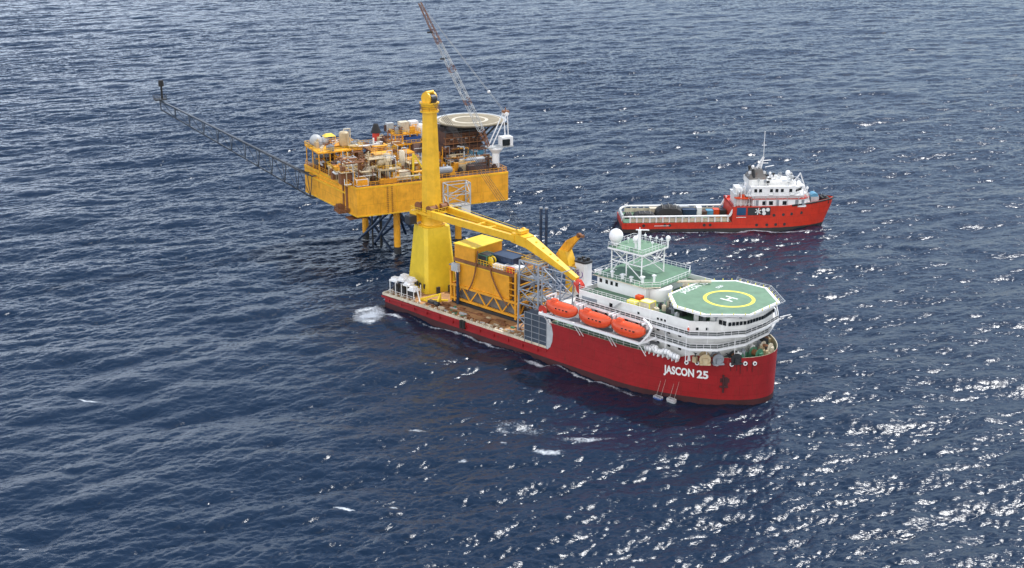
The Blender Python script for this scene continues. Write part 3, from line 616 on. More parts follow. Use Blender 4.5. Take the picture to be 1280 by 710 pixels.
for p, q in ((La, Lb), (Ra, Rb)): m = c_(); m.tube(p+Vector((0, 0, 1.7)), q+Vector((0, 0, 1.6)), .05, 5); m.build('boom_handrail', 'yellowb', bo)
for i in range(4): m = c_(); m.tube((5.2, 13.5+.5*i, 56.5), (41, 9.0+.8*i, 28.4), .05, 4); m.build('luffing_cable', 'black', K)
m = c_(); m.loft([rrect(61.8, 8.2, .45, .5, 0, 20.0), rrect(62.1, 8.2, .9, .8, 0, 18.9), rrect(62.6, 8.3, .8, .8, 0, 17.2), rrect(62.9, 8.4, .5, .5, 0, 16.2)]); m.build('hook_block', 'redp', K)
# ---- orange topside module
MO = (30, 13, DK+.1); c_ = mk(MO); Y0, Y1 = 8.2, 19.5
W_ = T('topside_module', 'large orange steel module with truss base and cluttered open roof on the working deck', 'module', MO)
m = c_(); m.box(17.5, 42.5, Y0+.3, Y1, DK+.1, DK+.9); m.build('skid_base', 'dark', W_)
m = c_(); m.box(19.0, 40.9, Y0+.9, Y1-.6, DK+.9, 9.2); m.build('lower_panel', 'backing', W_)
m = c_(); m.box(19.3, 38.6, Y0+.3, Y1, 9.2, 15.6); m.build('main_panel', 'orange', W_)
m = c_(); m.box(38.62, 40.4, Y0+1.4, Y1-1, 9.2, 15.6); m.build('inner_wall', 'brown', W_)
for z in (10.6, 12.2, 13.9): m = c_(); m.beam((38.6, Y0+.5, z), (42.2, Y0+.5, z), .25, .3); m.beam((42.2, Y0+.5, z), (42.2, Y1, z), .25, .3); m.build('end_beam', 'orange', W_)
m = c_()
for z in (5.35, 9.0): m.beam((17.8, Y0, z), (42.2, Y0, z), .55, .6)
for z in (5.35, 9.0): m.beam((17.8, Y1+.3, z), (42.2, Y1+.3, z), .55, .6); m.beam((42.2, Y0, z), (42.2, Y1, z), .55, .6); m.beam((17.8, Y0, z), (17.8, Y1, z), .55, .6)
for k in range(4):
    a = 19+k*5.8; m.beam((a, Y0, 5.4), (a+2.9, Y0, 9), .3, .35); m.beam((a+2.9, Y0, 9), (a+5.8, Y0, 5.4), .3, .35)
for k in range(2): m.beam((42.2, Y0+k*5.5, 5.4), (42.2, Y0+2.7+k*5.5, 9), .3, .35); m.beam((42.2, Y0+2.7+k*5.5, 9), (42.2, Y0+5.5+k*5.5, 5.4), .3, .35)
for a, h in ((17.8, 14.2), (42.2, 11.5), (41.2, 17.0), (19.2, 9.2)): m.beam((a, Y0, DK+.9), (a, Y0, h), .6, .6)
m.build('truss_frame', 'orange', W_)
m = c_()
for a in (26, 33): m.box(a, a+.07, Y0+.22, Y0+.3, 9.3, 15.5)
m.box(19.2, 38.7, Y0+.15, Y0+.3, 15.3, 15.6); m.build('panel_seam', 'yellow', W_)
m = c_(); m.box(18.6, 42, Y0+.1, Y1+.2, 15.62, 16.5); rf = m.build('roof_deck', 'rustb', W_)
m = c_(); m.rail([(27.5, Y0+.3, 16.5), (41.8, Y0+.3, 16.5), (41.8, Y1, 16.5), (27.5, Y1, 16.5)], 1.3, 1.0, .09); m.build('roof_rail', 'yellow', rf)
m = c_(); m.prism([(18.8, Y0+.4), (26.2, Y0+.4), (26.2, Y1-.5), (18.8, Y1-.5)], 16.52, 20.2, [(18.8, Y0+.4), (26.2, Y0+.4), (26.2, Y1-.5), (18.8, Y1-.5)]); ub2 = m.build('upper_box', 'orange', W_)
m = c_(); m.prism([(18.6, Y0+.2), (26.4, Y0+.2), (26.4, Y1-.3), (18.6, Y1-.3)], 20.22, 20.45); m.build('upper_box_roof', 'yellowb', ub2)
for pts in (((28.0, 20.2), (27.4, 17), (27.2, 12), (24.0, 8.2)), ((32.0, 17.5), (32.6, 15), (34.5, 10.5), (38.6, 7.6))):
    m = c_(); f = [Vector((a, Y0-.25, z)) for a, z in pts]; cur = []
    for k in range(17):
        t = k/16; i = min(2, int(t*3)); 
        p = (1-t)**3*f[0]+3*t*(1-t)**2*f[1]+3*t*t*(1-t)*f[2]+t**3*f[3]; cur.append(p)
    m.path(cur, .2, 6); m.build('hose', 'rustb', W_)
m = c_(); m.tube((20.8, Y0-.6, DK+.5), (20.8, Y0-.6, 13.2), .42, 8); m.build('standpipe', 'navy', W_)
m = c_(); m.obox((20.2, Y0-.7, 13.2), (2.4, .9, 2.1)); m.build('control_box', 'lgrey', W_)
m = c_()
for k in range(4): m.box(40.95, 41.7, Y0+.1, Y0+.5, 9.5+k*1.9, 9.7+k*1.9)
for a in (41.0, 41.7): m.tube((a, Y0+.1, 5), (a, Y0+.1, 18), .12, 6)
m.beam((17.2, Y0, 14.3), (19.4, Y0, 14.6), .4, .3); m.build('access_ladder', 'grey', W_)
# cargo on the module roof
def skid_box(name, label, cat, loc, sz, mat, fr=SHIP, rot=0, ribs=5, group=None, lid=None):
    t = thing(name, label, cat, fr, loc, rot, group); x, y, h = sz
    m = MB(); m.obox((0, 0, .15), (x, y, h-.15)); body = m.build('body', mat, t)
    m = MB()
    for sx in (-1, 1):
        for sy in (-1, 1): m.obox((sx*(x/2-.06), sy*(y/2-.06), 0), (.2, .2, h+.06))
    for z in (.0, h-.1): m.obox((0, -y/2, z), (x+.1, .14, .18)); m.obox((0, y/2, z), (x+.1, .14, .18)); m.obox((-x/2, 0, z), (.14, y+.1, .18)); m.obox((x/2, 0, z), (.14, y+.1, .18))
    m.build('corner_frame', lid or mat, t)
    m = MB()
    for k in range(ribs):
        u = -x/2+(k+.5)*x/ribs; m.obox((u, -y/2-.03, .3), (x/ribs*.35, .08, h-.6)); m.obox((u, y/2+.03, .3), (x/ribs*.35, .08, h-.6))
    m.build('side_ribs', mat, body); return t
ZR = 16.52
skid_box('cargo_bin', 'dark blue open-sided bin on the orange module roof beneath the boom', 'bin', (33.5, 13.6, ZR), (7.5, 4.6, 2.6), 'navy')
skid_box('equipment_skid', 'dark grey machinery skid with green unit beside the blue bin on the module roof', 'skid', (28.7, 10.6, ZR), (3.2, 3.4, 2.5), 'dark', lid='green')
skid_box('white_crate', 'white flat crate at the module roof edge, nearest the stern', 'crate', (34.2, 9.6, ZR), (3.6, 1.6, .9), 'whiteclean', group='white crates on the module roof')
skid_box('white_crate', 'white flat crate at the middle of the module roof edge', 'crate', (37.2, 11.0, ZR), (3.2, 2.0, 1.1), 'lgrey', lid='whiteclean', group='white crates on the module roof')
skid_box('white_crate', 'small white crate at the module roof corner beside the grey lattice tower', 'crate', (40.6, 10.4, ZR), (1.8, 2.2, 1.6), 'whiteclean', group='white crates on the module roof')
skid_box('red_pump_skid', 'rust red pump skid on the module roof in front of the white crates', 'pump', (38.6, 9.1, ZR), (2.4, 1.0, 1.1), 'redp')
t = T('hose_reel', 'yellow hose reel standing between the blue bin and machinery skid', 'reel', (31, 10, ZR)); m = MB(); m.tube((0, -.5, 1.3), (0, .5, 1.3), .7, 14); m.build('drum', 'dark', t); m = MB()
for y in (-.55, .55): m.tube((0, y-.06, 1.3), (0, y+.06, 1.3), 1.15, 16)
m.build('flange', 'yellowb', t); m = MB()
for y in (-.7, .7): m = MB(); m.beam((-.9, y, 0), (0, y, 1.3), .15, .15); m.beam((.9, y, 0), (0, y, 1.3), .15, .15); m.build('stand', 'yellow', t)
# yellow rigging frame on the deck ahead of the pedestal
t = T('rigging_frame', 'yellow welded rigging frame lying on the brown deck beside the crane pedestal', 'frame', (13.5, 4.6, DK+.1)); m = MB()
for p, q in (((-3, -1, .3), (2, 1.6, 2.2)), ((2, 1.6, 0), (2, 1.6, 2.4)), ((-3, -1, .3), (2.5, 0, .3)), ((2.5, 0, .3), (2, 1.6, 2.2)), ((-1, 0, .2), (3.5, 3.0, .5))): m.beam(p, q, .4, .45)
m.build('tubing', 'yellowb', t); m = MB(); m.obox((1.6, -1.2, 0), (2.0, 1.2, 1.1)); m.tube((3, -1.3, .7), (4.4, -1.3, .7), .6, 10); m.build('winch', 'dark', t)
# white covered machinery at the stern
SO = (5, 3.4, DK+.1); t = T('stern_winch_shelter', 'row of white topped winch frames at the stern rail beside the pedestal', 'winch shelter', SO); c_ = mk(SO)
m = c_()
for a, b, w, h in ((1.2, 3.2, 2.8, 3.6), (3.9, 3.4, 2.6, 4.3), (6.2, 3.2, 2.0, 3.5), (8.6, 3.0, 2.6, 2.6), (2.6, 5.3, 2.6, 4.2), (5.4, 5.2, 2.2, 3.9)): m = c_(); m.obox((a, b, DK+h), (w, 2.2, .5), .1); m.obox((a, b, DK+h+.5), (w*.7, 1.5, .6), .1); m.build('cover', 'whiteclean', t)
m = c_()
for a in (.2, 2.4, 4.8, 7.0, 9.6): m.tube((a, 2.0, DK+.1), (a, 2.0, DK+4), .13, 6); m.tube((a, 4.6, DK+.1), (a, 4.6, DK+4), .13, 6)
m.rail([(.0, 1.7, DK+.1), (10.4, 1.7, DK+.1)], 1.2, 1.3, .06); m.beam((9.8, 3, DK+3.4), (11.6, 2.4, DK+.1), .3, .3); m.build('frame', 'white', t)
for a in (1.8, 4.4, 7.6):
    m = c_(); m.tube((a, 2.6, DK+1.6), (a, 4.4, DK+1.6), 1.15, 14); m.build('drum', 'dark', t)
# ---- grey lattice tower between the module and accommodation
LO = (52, 8.5, DK+.1); t = T('lattice_tower', 'blue grey steel lattice tower rising between the orange module and first lifeboat', 'tower', LO); c_ = mk(LO)
m = c_(); z1 = 22.2
m.truss([(45.2, 4.6, DK+.1), (52.0, 4.6, DK+.1), (52.0, 10.6, DK+.1), (45.2, 10.6, DK+.1)], [(45.4, 5.0, z1), (51.6, 5.0, z1), (51.6, 10.4, z1), (45.4, 10.4, z1)], 5, .26, .15); m.build('main_tower', 'lattice', t)
m = c_(); m.truss([(52.4, 5.4, 10.8), (57.8, 5.4, 10.8), (57.8, 10.6, 10.8), (52.4, 10.6, 10.8)], [(52.4, 5.6, 21.6), (58.6, 5.8, 21.6), (58.6, 10.4, 21.6), (52.4, 10.4, 21.6)], 3, .2, .13); m.build('side_tower', 'lattice', t)
m = c_()
for z in (12, 17.2, 21.8): m = c_(); m.box(45.6, 51.5, 5.2, 10.3, z, z+.12); m.build('landing', 'grey', t)
m = c_()
for z in (12.1, 17.3, 21.9): m = c_(); m.rail([(45.7, 5.3, z), (51.4, 5.3, z), (51.4, 10.2, z), (45.7, 10.2, z)], 1.1, 1.5, .06, closed=True); m.build('handrail', 'yellow', t)
m = c_(); random.seed(21)
for k in range(3): m.beam((46.2+k, 6, 4+k*5.8), (50.8-k*.4, 7, 9.6+k*5.6), .8, .15)
m.build('stair', 'grey', t)
t = T('hose_drum', 'dark red hose drum behind the grey ladder cage beside the stern end of the lifeboats', 'drum', (56.6, 2.2, 11.42)); m = MB(); m.tube((0, -1, 1.2), (0, 1, 1.2), 1.05, 16); m.build('drum', 'rustb', t); m = MB()
for y in (-1.1, 1.1): m.tube((0, y-.06, 1.2), (0, y+.06, 1.2), 1.35, 18)
m.build('flange', 'redp', t); m = MB()
for y in (-1.3, 1.3): m = MB(); m.beam((-.9, y, 0), (0, y, 1.2), .14, .14); m.beam((.9, y, 0), (0, y, 1.2), .14, .14); m.build('stand', 'white', t)
# ---- yellow knuckle crane on the port side
KO = (45, 24, DK+.1); t = T('deck_crane', 'smaller yellow deck crane with stubby raised jib between the tower and white funnel', 'crane', KO); c_ = mk(KO)
m = c_(); m.cyl(46.0, 24, DK+.1, 16, 1.35, 18); m.cyl(46.0, 24, 16, 16.6, 1.8, 18); m.build('pedestal', 'yellow', t)
m = c_(); m.loft([rrect(45.4, 24, 1.4, 1.5, 0, 16.6), rrect(44.0, 24, 1.2, 1.3, 0, 20.4)]); m.build('slew_housing', 'yellow', t)
m = c_(); m.beam((42.4, 24, 18.0), (45.4, 24, 22.2), 1.5, 2.4, 1.3, 2.2); m.beam((45.4, 24, 22.2), (48.6, 24, 24.9), 1.3, 2.2, .7, .9); m.build('jib', 'ochre', t)
m = c_(); m.tube((42.8, 24.9, 19), (47, 24.9, 23), .22, 8); m.build('hydraulic_ram', 'lgrey', t)
m = c_(); m.tube((48.6, 23.6, 25.1), (48.6, 24.4, 25.1), .65, 12); m.obox((49.4, 24, 24.8), (1.4, .8, .6)); m.build('jib_tip', 'rustb', t)
m = c_(); m.obox((47.4, 22.4, 14.6), (1.6, 1.4, 2.0)); m.build('operator_cab', 'dark', t)
# ---- two upright dark pipes
src = T('upright_pipe', 'tall dark blue upright pipe behind the boom knee, left of a matching pair', 'pipe', (33.8, 26, DK+.1), 'pair of dark upright pipes'); m = MB(); m.cyl(0, 0, 0, 25.4, .38, 12); m.build('tube', 'navy', src); m = MB(); m.cyl(0, 0, 25.4, 25.8, .46, 12); m.build('flange', 'grey', src); m = MB(); m.obox((0, 0, 0), (2, 2, .5)); m.build('foot', 'navy', src)
place(copy_tree(src), SHIP, (35.1, 26.7, DK+.1), 0, 'tall dark blue upright pipe behind the boom knee, right of a matching pair')
# port side deck cargo glimpsed behind pedestal and module
skid_box('reel_rack', 'beige equipment rack standing behind the crane pedestal beneath the boom', 'rack', (9.5, 26, DK+.1), (3.0, 3.0, 9.5), 'cream')
skid_box('white_cabin', 'tall white cabin tower standing behind the pedestal beneath the boom', 'cabin', (12.8, 27.5, DK+.1), (2.4, 2.6, 11.5), 'whiteclean')
skid_box('cargo_container', 'blue cargo container behind the module near the yellow roof', 'container', (20, 27, DK+.1), (6, 2.5, 2.6), 'blue')
skid_box('dark_cabin', 'dark control cabin just right of the yellow pedestal', 'cabin', (12.4, 21.4, DK+.1), (3.2, 3, 10), 'dark', lid='rustb')
# ---- lifeboats
def lifeboat(loc, label):
    t = thing('lifeboat', label, 'lifeboat', SHIP, loc, 0, 'orange lifeboats in the davits'); Lh = 4.75
    def sec(x, k, zlo, zhi, wmax):
        w = wmax*k; h0, h1 = zlo, zhi; return [(x, w*math.cos(u), (h0+h1)/2+(h1-h0)/2*math.sin(u)) for u in [2*math.pi*i/16 for i in range(16)]]
    m = MB(); Lp = []
    for i in range(15):
        x = -Lh+2*Lh*i/14; u = x/Lh; k = max(.06, (1-abs(u)**3.2))**.62; l = []
        for j in range(16):
            g = 2*math.pi*j/16; y = 1.62*k*math.copysign(abs(math.cos(g))**.7, math.cos(g)); z = math.sin(g)
            z = (.75+1.7*z*(.5+.5*k)+.35*abs(u)**2.5) if z > 0 else (.75+1.6*z*(k**.8)+.5*abs(u)**2.5)
            l.append((x, y, z))
        Lp.append(l)
    m.loft(Lp, True, True, True); h = m.build('hull', 'orangeb', t)
    m = MB(); m.loft([[(x, y*1.012, z) for x, y, z in [(p[0], p[1], .68+.35*abs(p[0]/Lh)**2.5+dz) for p in [l[0] for l in Lp]+[l[8] for l in Lp[::-1]]]] for dz in (0, .16)]); m.build('gunwale_fender', 'redp', h)
    m = MB(); m.loft([rrect(-2.2, 0, .95, .6, 0, 2.1), rrect(-2.3, 0, .7, .45, 0, 2.95)]); m.build('conning_tower', 'orangeb', t)
    m = MB()
    for x in (-.6, .5, 1.6, 2.6): m.obox((x, -1.48, 1.15), (.5, .2, .28)); m.obox((x, 1.48, 1.15), (.5, .2, .28))
    m.build('window', 'glass', t)
    m = MB()
    for x in (-3.5, 3.5): m.tube((x, 0, 1.2), (x, 0, 3.6), .06, 5); m.obox((x, 0, 1.3), (.5, .5, .4))
    m.tube((-3.4, 0, 2.0), (3.4, 0, 2.0), .05, 5); m.build('lifting_gear', 'dark', t)
    m = MB(); m.tube((-4.4, 0, 0), (-4.4, 0, .5), .35, 8); m.build('propeller_guard', 'dark', t)
    return t
for a, w in ((64.2, 'nearest the grey tower'), (74.3, 'in the middle of the row of three'), (84.0, 'nearest the bow')): lifeboat((a, -.7, 14.4), 'orange enclosed lifeboat hanging in white davits, '+w)
# ---- life raft canisters along the deck edge
def canister(loc, label, first=[None]):
    if first[0] is None:
        t = T('life_raft', label, 'life raft', loc, 'white life raft canisters by the side rail'); m = MB(); m.lathe((0, 0, .85), [(.05, -.85), (.4, -.8), (.52, -.6), (.52, .6), (.4, .8), (.05, .85)], 14, 'x'); m.build('canister', 'whiteclean', t)
        m = MB()
        for x in (-.45, .45): m.obox((x, 0, 0), (.12, 1.0, .45)); 
        m.build('cradle', 'white', t); m = MB()
        for x in (-.35, .35): m.tube((x-.04, 0, .85), (x+.04, 0, .85), .54, 14)
        m.build('strap', 'grey', t); first[0] = t; t.scale = (1.2, 1.25, 1.3); return t
    t = copy_tree(first[0]); return place(t, SHIP, loc, 0, label, (1.2, 1.25, 1.3))
wh = ['closest to the last davit', 'second from the last davit', 'third from the last davit', 'fourth from the last davit', 'third before the bow rise', 'second before the bow rise', 'closest to the bow rise']
for k, a in enumerate((88.6, 89.9, 91.0, 92.2, 93.6, 94.8, 96.0)): canister((a, 1.1+.25*(k % 2), FD-.36+.45*(k % 3 == 1)), 'white life raft canister at the side rail, '+wh[k])
t = canister((92.6, 2.1, FD-.36), 'white life raft canister set behind the rail row, nearer the wall')
# ---- foredeck winches
def winch(loc, rot, label, mat, first=[None]):
    t = thing('mooring_winch', label, 'winch', SHIP, loc, rot, 'mooring winches on the foredeck')
    m = MB(); m.tube((0, -1, 1.2), (0, 1, 1.2), .75, 16); m.build('drum', 'rustb', t)
    for y in (-1, 1): m = MB(); m.tube((0, y-.08, 1.2), (0, y+.08, 1.2), 1.35, 20); m.build('flange', mat, t)
    m = MB(); m.obox((0, 0, 0), (2.6, 3.4, .35)); m.obox((0, -1.5, .35), (1.0, .5, 1.3)); m.obox((0, 1.5, .35), (1.0, .5, 1.3)); m.build('base', mat, t)
    m = MB(); m.tube((.9, 1.5, 1.0), (.9, 2.3, 1.0), .4, 10); m.build('motor', 'cream', t); t.scale = (.95, .95, .95); return t
winch((101.4, 4.7, FD-.36), .7, 'beige mooring winch at the bow rail above the name lettering', 'brass'); winch((103.4, 6.6, FD-.36), .9, 'grey mooring winch behind the round bow fairlead', 'grey')
winch((106.2, 9.6, FD-.36), .9, 'dark mooring winch with large drum on the foredeck beneath the bridge corner', 'dark'); winch((108.2, 15, FD-.36), 1.4, 'green mooring winch at the tip of the bow', 'green'); winch((108, 19.6, FD-.36), 1.6, 'cream mooring winch at the far side of the bow', 'cream')
for a, b, mt, lb in ((99.6, 3.6, 'brass', 'small beige valve chest by the bow rail'), (105, 8.2, 'green', 'small green valve chest by the bow rail'), (109, 17.6, 'brass', 'small beige valve chest at the bow tip')):
    t = T('valve_chest', lb, 'valve chest', (a, b, FD-.36)); m = MB(); m.obox((0, 0, 0), (1.0, .8, 1.3)); m.build('cabinet', mt, t); m = MB(); m.cyl(0, 0, 1.3, 2.1, .15, 8); m.tube((-.4, 0, 2.1), (.4, 0, 2.1), .1, 6); m.build('handle', 'dark', t)
skid_box('yellow_crate', 'pale yellow crate on the upper deck beside the helideck corner', 'crate', (84.6, 5.6, 18.67), (2.8, 2.4, 1.9), 'cream', lid='marky')
skid_box('yellow_crate', 'long cream crate beside the pale yellow crate, nearer the wheelhouse wall', 'crate', (81.2, 4.7, 18.67), (2.6, 1.6, 1.4), 'marky')
skid_box('orange_locker', 'orange locker on the upper deck below the wheelhouse wall corner', 'locker', (81.2, 7.0, 18.67), (1.6, 1.2, 2.0), 'orangeb')
# ---- rafts floating by the side
for a, mt, lb in ((92.4, 'blue', 'small blue work float hanging on ropes at the waterline below the ship name'), (95.4, 'lgrey', 'small grey work float beside the blue float at the waterline')):
    t = T('work_float', lb, 'float', (a, BC-hw(a)-2.0, .05)); m = MB(); m.loft([rrect(0, 0, 1.1, .5, 0, 0, .25), rrect(0, 0, 1.2, .55, 0, .4, .25)]); m.build('pontoon', mt, t)
    m = MB(); m.rail([(-1.0, -.45, .4), (1.0, -.45, .4), (1.0, .45, .4), (-1.0, .45, .4)], .45, 1.1, .04, closed=True); m.build('guard_rail', 'whiteclean', t)
    m = MB(); m.tube((-.6, 0, .5), (-.6, 1.9, 4.6), .03, 4); m.tube((.6, 0, .5), (.6, 1.9, 4.6), .03, 4); m.build('rope', 'rope', t)
# ---- crew
def person(fr, loc, rot, label, shirt, arm=0.3):
    sk = [(0, 0, .95), (0, 0, 1.2), (0, 0, 1.42), (0, 0, 1.55), (0, .01, 1.68), (0, .01, 1.78),
          (.1, 0, .88), (.12, .03, .5), (.13, 0, .08), (.14, .13, .05), (-.1, 0, .88), (-.12, .02, .5), (-.13, -.03, .08), (-.14, .1, .05),
          (.2, 0, 1.42), (.27, .03, 1.15), (.3, arm, 1.0+arm*.3), (-.2, 0, 1.42), (-.28, 0, 1.15), (-.3, .1, .9)]
    ed = [(0, 1), (1, 2), (2, 3), (3, 4), (4, 5), (0, 6), (6, 7), (7, 8), (8, 9), (0, 10), (10, 11), (11, 12), (12, 13), (2, 14), (14, 15), (15, 16), (2, 17), (17, 18), (18, 19)]
    rd = [.15, .16, .17, .07, .1, .09, .1, .075, .055, .04, .1, .075, .055, .04, .075, .055, .04, .075, .055, .04]
    me = bpy.data.meshes.new('body'); me.from_pydata(sk, ed, []); 
    tmp = bpy.data.objects.new('body', me); COL.objects.link(tmp); tmp.modifiers.new('s', 'SKIN')
    if not me.skin_vertices: return None
    for i, r in enumerate(rd): me.skin_vertices[0].data[i].radius = (r, r)
    me.skin_vertices[0].data[0].use_root = True
    s = tmp.modifiers.new('u', 'SUBSURF'); s.levels = 1; s.render_levels = 1
    dg = bpy.context.evaluated_depsgraph_get(); dg.update(); m2 = bpy.data.meshes.new_from_object(tmp.evaluated_get(dg)); bpy.data.objects.remove(tmp)
    m2.materials.clear(); m2.materials.append(M[shirt]); t = thing('person', label, 'person', fr, loc, rot, 'crew at the rail'); b = bpy.data.objects.new('body', m2); COL.objects.link(b); b.parent = t
    m = MB(); m.lathe((0, 0, 1.74), [(.15, 0), (.14, .06), (.09, .12), (.01, .15)], 10); m.build('hard_hat', 'whiteclean', t); return t
person(SHIP, (62.6, 5.6, 18.67), 2.6, 'person in red coverall at the upper deck rail by the wheelhouse, nearest the funnel', 'redp')
person(SHIP, (64.6, 5.2, 18.67), 2.9, 'person in dark coverall standing second from the funnel on the upper deck', 'navy')
person(SHIP, (88.2, 1.9, 17.16), 3.0, 'person in orange coverall on the upper walkway above the canisters', 'orangeb') if False else person(SHIP, (98.8, 1.6, 17.16), 3.1, 'person in orange coverall on the upper walkway at the house corner', 'orangeb')
# ============================================================ supply vessel
SV = (33, 7.5, 0); U = thing('supply_vessel', 'red supply vessel with white stacked wheelhouse and long open cargo deck beyond the crane ship', 'ship', SUP, SV)
def mu(): return MB(SV)
def shw(a, z):
    fl = 60+.25*z
    if a < 44: return 7.5-(.5*(1-a/1.5) if a < 1.5 else 0)
    tip = 68.4+.36*max(0, z); t = min(1, (a-44)/(tip-44)); return 7.5*max(0, 1-t**2.3)**.72
def s_out(z, a0=0, n=26):
    tip = 68.4+.36*max(0, z); As = [a0]+[a for a in (1.5, 20, 36, 41) if a > a0+.2]+[44+(tip-44)*math.sin(math.pi/2*i/n) for i in range(n+1)]
    return [(a, 7.5-shw(a, z), z) for a in As]+[(a, 7.5+shw(a, z), z) for a in As[:-1]][::-1]
m = mu(); m.loft([s_out(z) for z in (.9, 2, 2.9)], False, True)
m.loft([s_out(z, 36.2) for z in (2.9, 4.5, 6.2, 7.4)], False, False)
def top(a): return 8.2+max(0, a-54)*.065
L8 = [(a, b, top(a)) for a, b, z in s_out(8.2, 36.2)]; m.loft([s_out(7.4, 36.2), L8], False, False)
ins = [(a+(0 if a < 60 else -.35), 7.5+(b-7.5)*.955, z) for a, b, z in L8]; m.loft([L8, ins, [(a, b, 7.5) for a, b, z in ins]], False, True)
uh = m.build('hull', 'redlight', U)
m = mu(); m.loft([[(a, 7.5+(b-7.5)*1.001, z) for a, b, z in s_out(zz)] for zz, z in ((-3, -3), (0, 0), (.9, .9))], True, False); m.build('boot_topping', 'darkboot', uh)
m = mu(); m.path([(a, 7.5-shw(a, 9)-.1, top(a)-.15) for a in (56, 59, 62, 65, 68, 70, 71)]+[(71.6, 7.5, top(71.6)-.2)]+[(a, 7.5+shw(a, 9)+.1, top(a)-.15) for a in (71, 70, 68, 65)], .3, 6); m.build('bow_fender', 'black', uh)
for a, z in [(7, 2.1), (14, 2.1), (15.6, 2.1), (27, 2.1), (29, 2.1)]+[(44.4, 1.9), (47.8, 1.9), (50.8, 1.9), (53.8, 1.9), (50, 5.1), (53.2, 5.2), (56, 5.3), (59.4, 5.5)]:
    m = mu(); m.tube((a, 7.5-shw(a, z)-.06, z), (a, 7.5-shw(a, z)+.2, z), .5, 12); m.build('porthole', 'dark', uh)
for a0, a1, mt in ((37.6, 40.6, 'signblue'), (41.2, 44.9, 'dark'), (45.3, 48.7, 'dark')):
    m = mu(); b = 7.5-shw((a0+a1)/2, 6)-.12; m.obox(((a0+a1)/2, b+.06, 5.3), (a1-a0, .16, 2.6), 0); m.build('side_panel', mt, uh)
m = mu(); y = -.16
for an in (20, 80, 140): dx, dz = math.cos(R(an))*1.05, math.sin(R(an))*1.15; m.beam((44.6-dx, y+.02, 6.6-dz), (44.6+dx, y+.02, 6.6+dz), .1, .3)
m.build('star_emblem', 'markw', uh)
m = mu()
for a, z, r in ((46.4, 7.0, .62), (47.8, 7.1, .62), (46.6, 5.9, .62)): m.tube((a, .08-.2, z), (a, -.2, z), r, 16)
m.build('disc_emblem', 'markw', uh)
m = mu(); m.obox((39.1, -.04, 4.5), (3.2, .1, .18)); m.obox((13, -.04, 1.9), (5, .1, .16)); m.build('name_strip', 'markw', uh)
m = mu(); m.loft([[(a, 7.5+(b-7.5)*.98, z) for a, b, _ in s_out(2.9)][:0] or [(.3, .5, z), (36, .5, z), (36, 14.5, z), (.3, 14.5, z)] for z in (2.93, 3.0)]); m.build('cargo_deck', 'deckgreen', U)
# cargo rail: cream uprights and a wide white cap on both sides, rounded at the stern
for sy, nm in ((0, 'near'), (1, 'far')):
    b = .55 if sy == 0 else 14.45; m = mu()
    m.beam((4, b, 5.0), (35.4, b, 5.0), 1.0, .35)
    cv = [(4, b, 5.0), (2.0, b+(.5 if sy == 0 else -.5), 4.9), (.8, b+(1.8 if sy == 0 else -1.8), 4.5), (.4, b+(2.6 if sy == 0 else -2.6), 3.0)]
    for i in range(3): m.beam(cv[i], cv[i+1], .8, .35)
    m.beam((35.4, b, 5.0), (37, b, 8.2), .8, .5)
    for k in range(16): m.obox((2.6+k*2.15, b, 3.0), (.5, .3, 1.9))
    m.build('cargo_rail', 'white', U); m = mu(); 
    m.box(2.5, 35.4, b+(.3 if sy == 0 else -.42), b+(.42 if sy == 0 else -.3), 3.0, 4.3); m.build('inner_plating', 'cream', U)
m = mu(); m.box(.2, .7, 3, 12, 3.0, 4.2); m.tube((.5, 4, 4.3), (.5, 11, 4.3), .45, 12); m.build('stern_roller', 'lgrey', U)
# accommodation
def st(nm, P0, z0, z1, P1=None, mat='whiteclean'): q = mu(); q.prism(P0, z0, z1, P1); return q.build(nm, mat, U)
def oc(a0, a1, b0, c): b1 = 15-b0; return [(a0, b0), (a1-c, b0), (a1, b0+c), (a1, b1-c), (a1-c, b1), (a0, b1)]
h1 = st('deckhouse', oc(43.0, 62.8, 1.2, 2.5), 7.52, 10.2, oc(43.0, 62.0, 1.2, 2.5)); st('deckhouse_trim', oc(42.8, 62.3, 1.0, 2.5), 10.22, 10.4, mat='redp')
h2 = st('middle_house', oc(41.8, 61.0, 1.8, 2.6), 10.42, 11.4, oc(41.8, 60.6, 1.8, 2.6)); st('bridge_deck', oc(40.6, 61.4, .8, 2.8), 11.42, 11.6)
h3 = st('wheelhouse', oc(42.5, 59.4, 1.8, 3.0), 11.62, 14.2, oc(42.5, 60.4, 1.5, 3.0)); st('wheelhouse_roof', oc(42.2, 59.8, 1.6, 3.0), 14.22, 14.45)
for par, z, As, w, h in ((h1, 9.0, (46.8, 49.0, 53.5), 1.3, 1.3), (h3, 13.1, (43.8, 45.4, 49.0, 50.8, 52.6, 55.4), .95, 1.1)):
    for a in As:
        m = mu(); b = {9.0: 1.2, 13.1: 1.65}[z]; m.obox((a, b, z-h/2), (w, .22, h)); m.build('window', 'glass', par)
for k in range(3):
    m = mu(); m.beam((57.2+k*.9, 1.85+k*.85, 13.1), (57.7+k*.9, 2.3+k*.85, 13.1), .35, .9); m.build('window', 'glass', h3)
m = mu(); rg = random.Random(5)
for a in (44.4, 51.2, 57.5, 59.6): m = mu(); m.obox((a, 1.2, 8.1), (.9, .16, 1.9)); m.build('door' if a in (44.4, 57.5) else 'vent_panel', 'grey', h1)
for a in (48, 55): m = mu(); m.tube((a, .9, 11.9), (a+1.4, .9, 11.9), .42, 10); m.build('raft_canister', 'white', U)
for a in (43.5, 47.2, 50.8, 54.4, 58): m = mu(); m.tube((a, 1.0, 7.5), (a, .95, 11.4), .1, 5); m.build('stanchion', 'lgrey', U)
